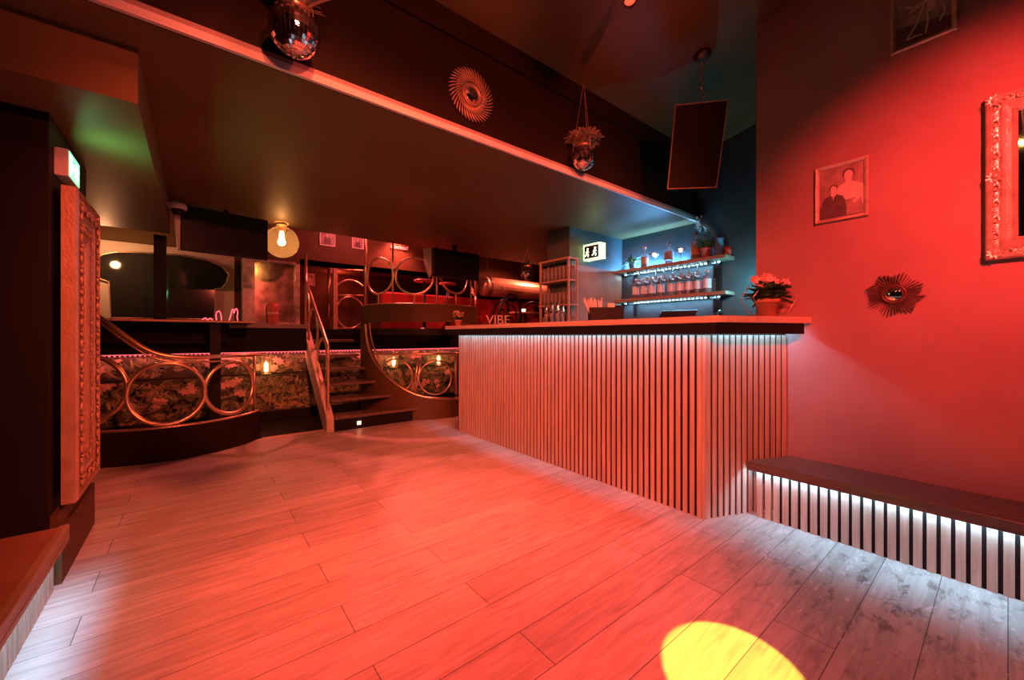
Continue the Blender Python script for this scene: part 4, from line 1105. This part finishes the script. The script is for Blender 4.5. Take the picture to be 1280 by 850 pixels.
for (u, v, t_, rz, lb) in ((617, 385, 6.5, .2, 'dark bentwood chair nearest the round balcony beyond the bar'), (628, 385, 5.65, .1, 'dark bentwood chair with tall hoop between sign and round table'), (662, 385, 6.9, -.4, 'dark bentwood chair behind the small round table')):
    p = P(u, v, t=t_); hoop_chair((p.x, p.y, .75), rz + PI, lb)
p = P(656, 388, t=5.9)
round_table((p.x, p.y, .75), .24, .70, 'small round glossy table with a candle beyond the bar', 'redgold')
single('tea_light', MB().lathe([(.022, 0), (.03, .045), (.026, .045), (.02, .005), (0, .005)], (p.x-.04, p.y-.02, 1.452), 14), 'flame', 'small glowing tea light on the round table beyond the bar', 'candle')
# lettering sign
cu = bpy.data.curves.new('letters', 'FONT'); cu.body = 'VIBE'; cu.size = .17; cu.extrude = .008; cu.align_x = 'CENTER'
to = bpy.data.objects.new('tmp', cu); COL.objects.link(to)
dg = bpy.context.evaluated_depsgraph_get(); dg.update()
me = bpy.data.meshes.new_from_object(to.evaluated_get(dg)); bpy.data.objects.remove(to)
me.materials.clear(); me.materials.append(M['photo_lt'])
p = P(622, 396, y=4.25)
sg = thing('letter_sign', 'small upright sign of pale block letters beyond the far bar end', 'sign', (p.x, p.y, 1.12), 0)
lo = bpy.data.objects.new('letters', me); COL.objects.link(lo); lo.parent = sg; lo.rotation_euler = (PI/2, 0, math.radians(-25)); lo.location = (0, -.01, .14)
MB().obox((0, 0, .125), (.22*math.cos(math.radians(-25)), .22*math.sin(math.radians(-25)), 0), (.01, .02, 0), (0, 0, .012)).box((-.02, -.02, -.37), (.02, .02, .1129)).box((-.1, -.06, -.369), (.1, .06, -.355)).build('stand', 'plastic', sg)
# small posters on the upper back wall
picture('small_poster', .22, .22, (P(409, 300, y=6.3).x, 6.298, 2.43), 0, 'small square portrait with pale border on the dark upper wall', 'portrait', 'white', .02)
picture('small_poster', .18, .18, (P(447, 301, y=6.3).x, 6.298, 2.45), 0, 'small square portrait half hidden by the tall balcony post', 'portrait', 'white', .018)
picture('small_poster', .15, .20, (P(387, 346, y=7.2).x, 7.198, 1.93), 0, 'small pale framed print low on the far wall behind the stair post', 'light', 'white', .018)
cu = bpy.data.curves.new('script', 'FONT'); cu.body = 'Cocktail'; cu.size = .09; cu.extrude = .004; cu.align_x = 'CENTER'; cu.shear = .3
to = bpy.data.objects.new('tmp', cu); COL.objects.link(to); dg.update(); dg = bpy.context.evaluated_depsgraph_get()
me = bpy.data.meshes.new_from_object(to.evaluated_get(dg)); bpy.data.objects.remove(to)
me.materials.clear(); me.materials.append(M['pink'])
p = P(499, 309, y=6.28)
lo = bpy.data.objects.new('script_sign', me); COL.objects.link(lo); lo.location = (p.x, 6.292, p.z-.03); lo.rotation_euler = (PI/2, 0, 0)
tag(lo, 'little pale script lettering high on the dark upper back wall', 'sign')

# ================================================================ LIGHTS
def light(kind, name, loc, energy, col, aim=None, **kw):
    l = bpy.data.lights.new(name, kind); l.energy = energy; l.color = col
    for k, v in kw.items(): setattr(l, k, v)
    o = bpy.data.objects.new(name, l); COL.objects.link(o); o.location = loc
    if aim is not None: o.rotation_euler = (Vector(aim)-Vector(loc)).to_track_quat('-Z', 'Y').to_euler()
    return o
RED = (1.0, .075, .045)
def spot(loc, aim, energy, col, deg, blend, label, mat, r=.04, size=.03):
    t, d_ = spotlamp(loc, aim, label, mat, r)
    p = Vector(loc) + d_*.01
    return light('SPOT', 'spot_light', p, energy, col, aim, spot_size=math.radians(deg), spot_blend=blend, shadow_soft_size=size)
spot((1.0, .45, 3.20), (1.05, 1.55, 0), 800, (1.0, .06, .040), 52, .85, 'red spotlight over the dance floor', 'lampred')
spot((.35, -.90, 3.35), (.80, 3.6, 0), 900, (1.0, .13, .045), 48, .8, 'red spotlight near the beam', 'lampred')
spot((-.75, -.20, 2.60), (2.39, 2.35, .85), 950, (1.0, .10, .05), 54, .7, 'red spotlight aimed at the bar front', 'lampred')
spot((1.95, .10, 3.15), (-.45, 2.95, 1.0), 210, (1.0, .09, .06), 32, .8, 'red spotlight aimed at the tall carved mirror', 'lampred')
spot((.60, -1.7, 2.55), (1.25, 2.06, 2.35), 420, (1.0, .12, .07), 62, .7, 'red spotlight aimed up at the dark beam', 'lampred')
spot((-1.25, -.55, 2.35), (2.67, .15, .12), 340, (1.0, .09, .06), 26, .8, 'red spotlight aimed at the low bench front', 'lampred')
spot((1.50, -.70, 3.10), (2.9, 3.0, 1.45), 210, (1.0, .17, .06), 30, .7, 'orange spotlight aimed over the bar', 'lampred')
spot((.9, -.9, 2.65), (2.98, .02, 1.68), 800, (1.0, .05, .04), 50, 1.0, 'red spotlight aimed at the wall mirror', 'lampred')
spot((.30, -.07, 2.78), (1.36, .555, 0), 1700, (1.0, .50, .05), 8.4, .12, 'yellow pin spotlight aimed at the floor', 'amberl', .04, .008)
light('POINT', 'wall_fill_light', (-.75, 5.85, 1.95), 16, (1.0, .42, .18), shadow_soft_size=.04)  # added bare point set apart from the sconce, warms the beige wall panel
# LED strips
def strip(a, b, z, energy, col, aim, w=.012):
    a = Vector((*a, z)); b = Vector((*b, z)); c_ = (a+b)/2; L = (b-a).length
    l = bpy.data.lights.new('strip_light', 'AREA'); l.energy = energy; l.color = col; l.shape = 'RECTANGLE'; l.size = L; l.size_y = w
    o = bpy.data.objects.new('strip_light', l); COL.objects.link(o); o.location = c_
    zz = -Vector(aim).normalized(); xx = (b-a).normalized(); xx = (xx - zz*xx.dot(zz)).normalized(); yv = zz.cross(xx)
    o.rotation_euler = Matrix((xx, yv, zz)).transposed().to_euler()
    return o
COOL = (.33, .70, 1.0)
strip((2.354, 1.12), (2.354, 3.98), 1.162, 6.5, COOL, (-.10, 0, -1), .008)
strip((2.395, 1.10), (2.94, .869), 1.162, 1.7, COOL, (.03, .06, -1), .010)
strip((2.657, -2.4), (2.657, .98), .289, 10, COOL, (-.22, 0, -1), .006)
strip((-.459, -2.4), (-.459, 2.56), .207, 7, (.24, .62, 1.0), (.22, 0, -1), .006)
BLU = (.30, .68, 1.0)
for z in (Z1, Z2): strip((4.098, 1.8), (4.098, 2.95), z-.047, 5, BLU, (-.2, 0, -1))
strip((4.13, 2.15), (4.13, 2.95), Z1+.02, 26, (.15, .50, 1.0), (-.45, 0, 1))
light('POINT', 'recess_fill_light', (3.93, 1.48, 1.58), 8, (.18, .75, .9), shadow_soft_size=.03)  # added point without a fixture, tints the bar recess wall teal
# pink strip, lamp bulbs
strip((-1.5, 5.93), (3.6, 5.93), .878, 8, (1.0, .14, .13), (0, .15, -1))
light('POINT', 'globe_light', gp + Vector((0, 0, .0)), 130, (1.0, .40, .12), shadow_soft_size=.03)
for q in LAN: light('POINT', 'lantern_light', (q[0], q[1]-.02, q[2]+.1), 2.2, (1.0, .5, .2), shadow_soft_size=.02)
light('SPOT', 'gallery_light', (2.6, 6.2, 2.8), 320, (1.0, .12, .10), (2.5, 5.6, 1.2), spot_size=math.radians(120), spot_blend=.8, shadow_soft_size=.05)
light('SPOT', 'gallery_light', (4.6, 5.3, 2.7), 280, (1.0, .14, .08), (4.6, 5.6, 1.2), spot_size=math.radians(130), spot_blend=.8, shadow_soft_size=.05)
light('POINT', 'gallery_light', (1.8, 6.8, 2.0), 6, (1.0, .08, .06), shadow_soft_size=.05)
light('POINT', 'gallery_light', (1.9, 5.5, 2.75), 45, (1.0, .12, .12), shadow_soft_size=.04)  # added point with no lamp body, brightens the posters on the upper wall
light('AREA', 'exit_glow', (-.44, 2.79, 1.89), 2.2, (.15, 1.0, .40), (.5, 3.0, 2.05), size=.1)
light('POINT', 'exit_glow', (3.36, 2.78, 2.12), .22, (.75, 1.0, .25), shadow_soft_size=.04)

w = bpy.data.worlds.new('world'); SC.world = w; w.use_nodes = True
w.node_tree.nodes['Background'].inputs['Color'].default_value = (.0, .0, .0, 1)

# ================================================================ CAMERA
cam = bpy.data.cameras.new('camera'); co = bpy.data.objects.new('camera', cam); COL.objects.link(co)
cam.sensor_fit = 'HORIZONTAL'; cam.sensor_width = 36; cam.lens = 36*FPX/1280; cam.shift_y = -(425-HOR)/1280
cam.clip_start = .02
co.location = (0, 0, H)
co.rotation_euler = (PI/2, 0, math.atan2(-FW[0], FW[1]))
SC.camera = co
SC.view_settings.view_transform = 'Standard'; SC.view_settings.look = 'None'
SC.view_settings.exposure = 0; SC.view_settings.gamma = 1; SC.view_settings.use_curve_mapping = False
SC.cycles.use_denoising = True
SC.cycles.max_bounces = 8; SC.cycles.sample_clamp_indirect = 6
SC.cycles.caustics_reflective = False; SC.cycles.caustics_refractive = False
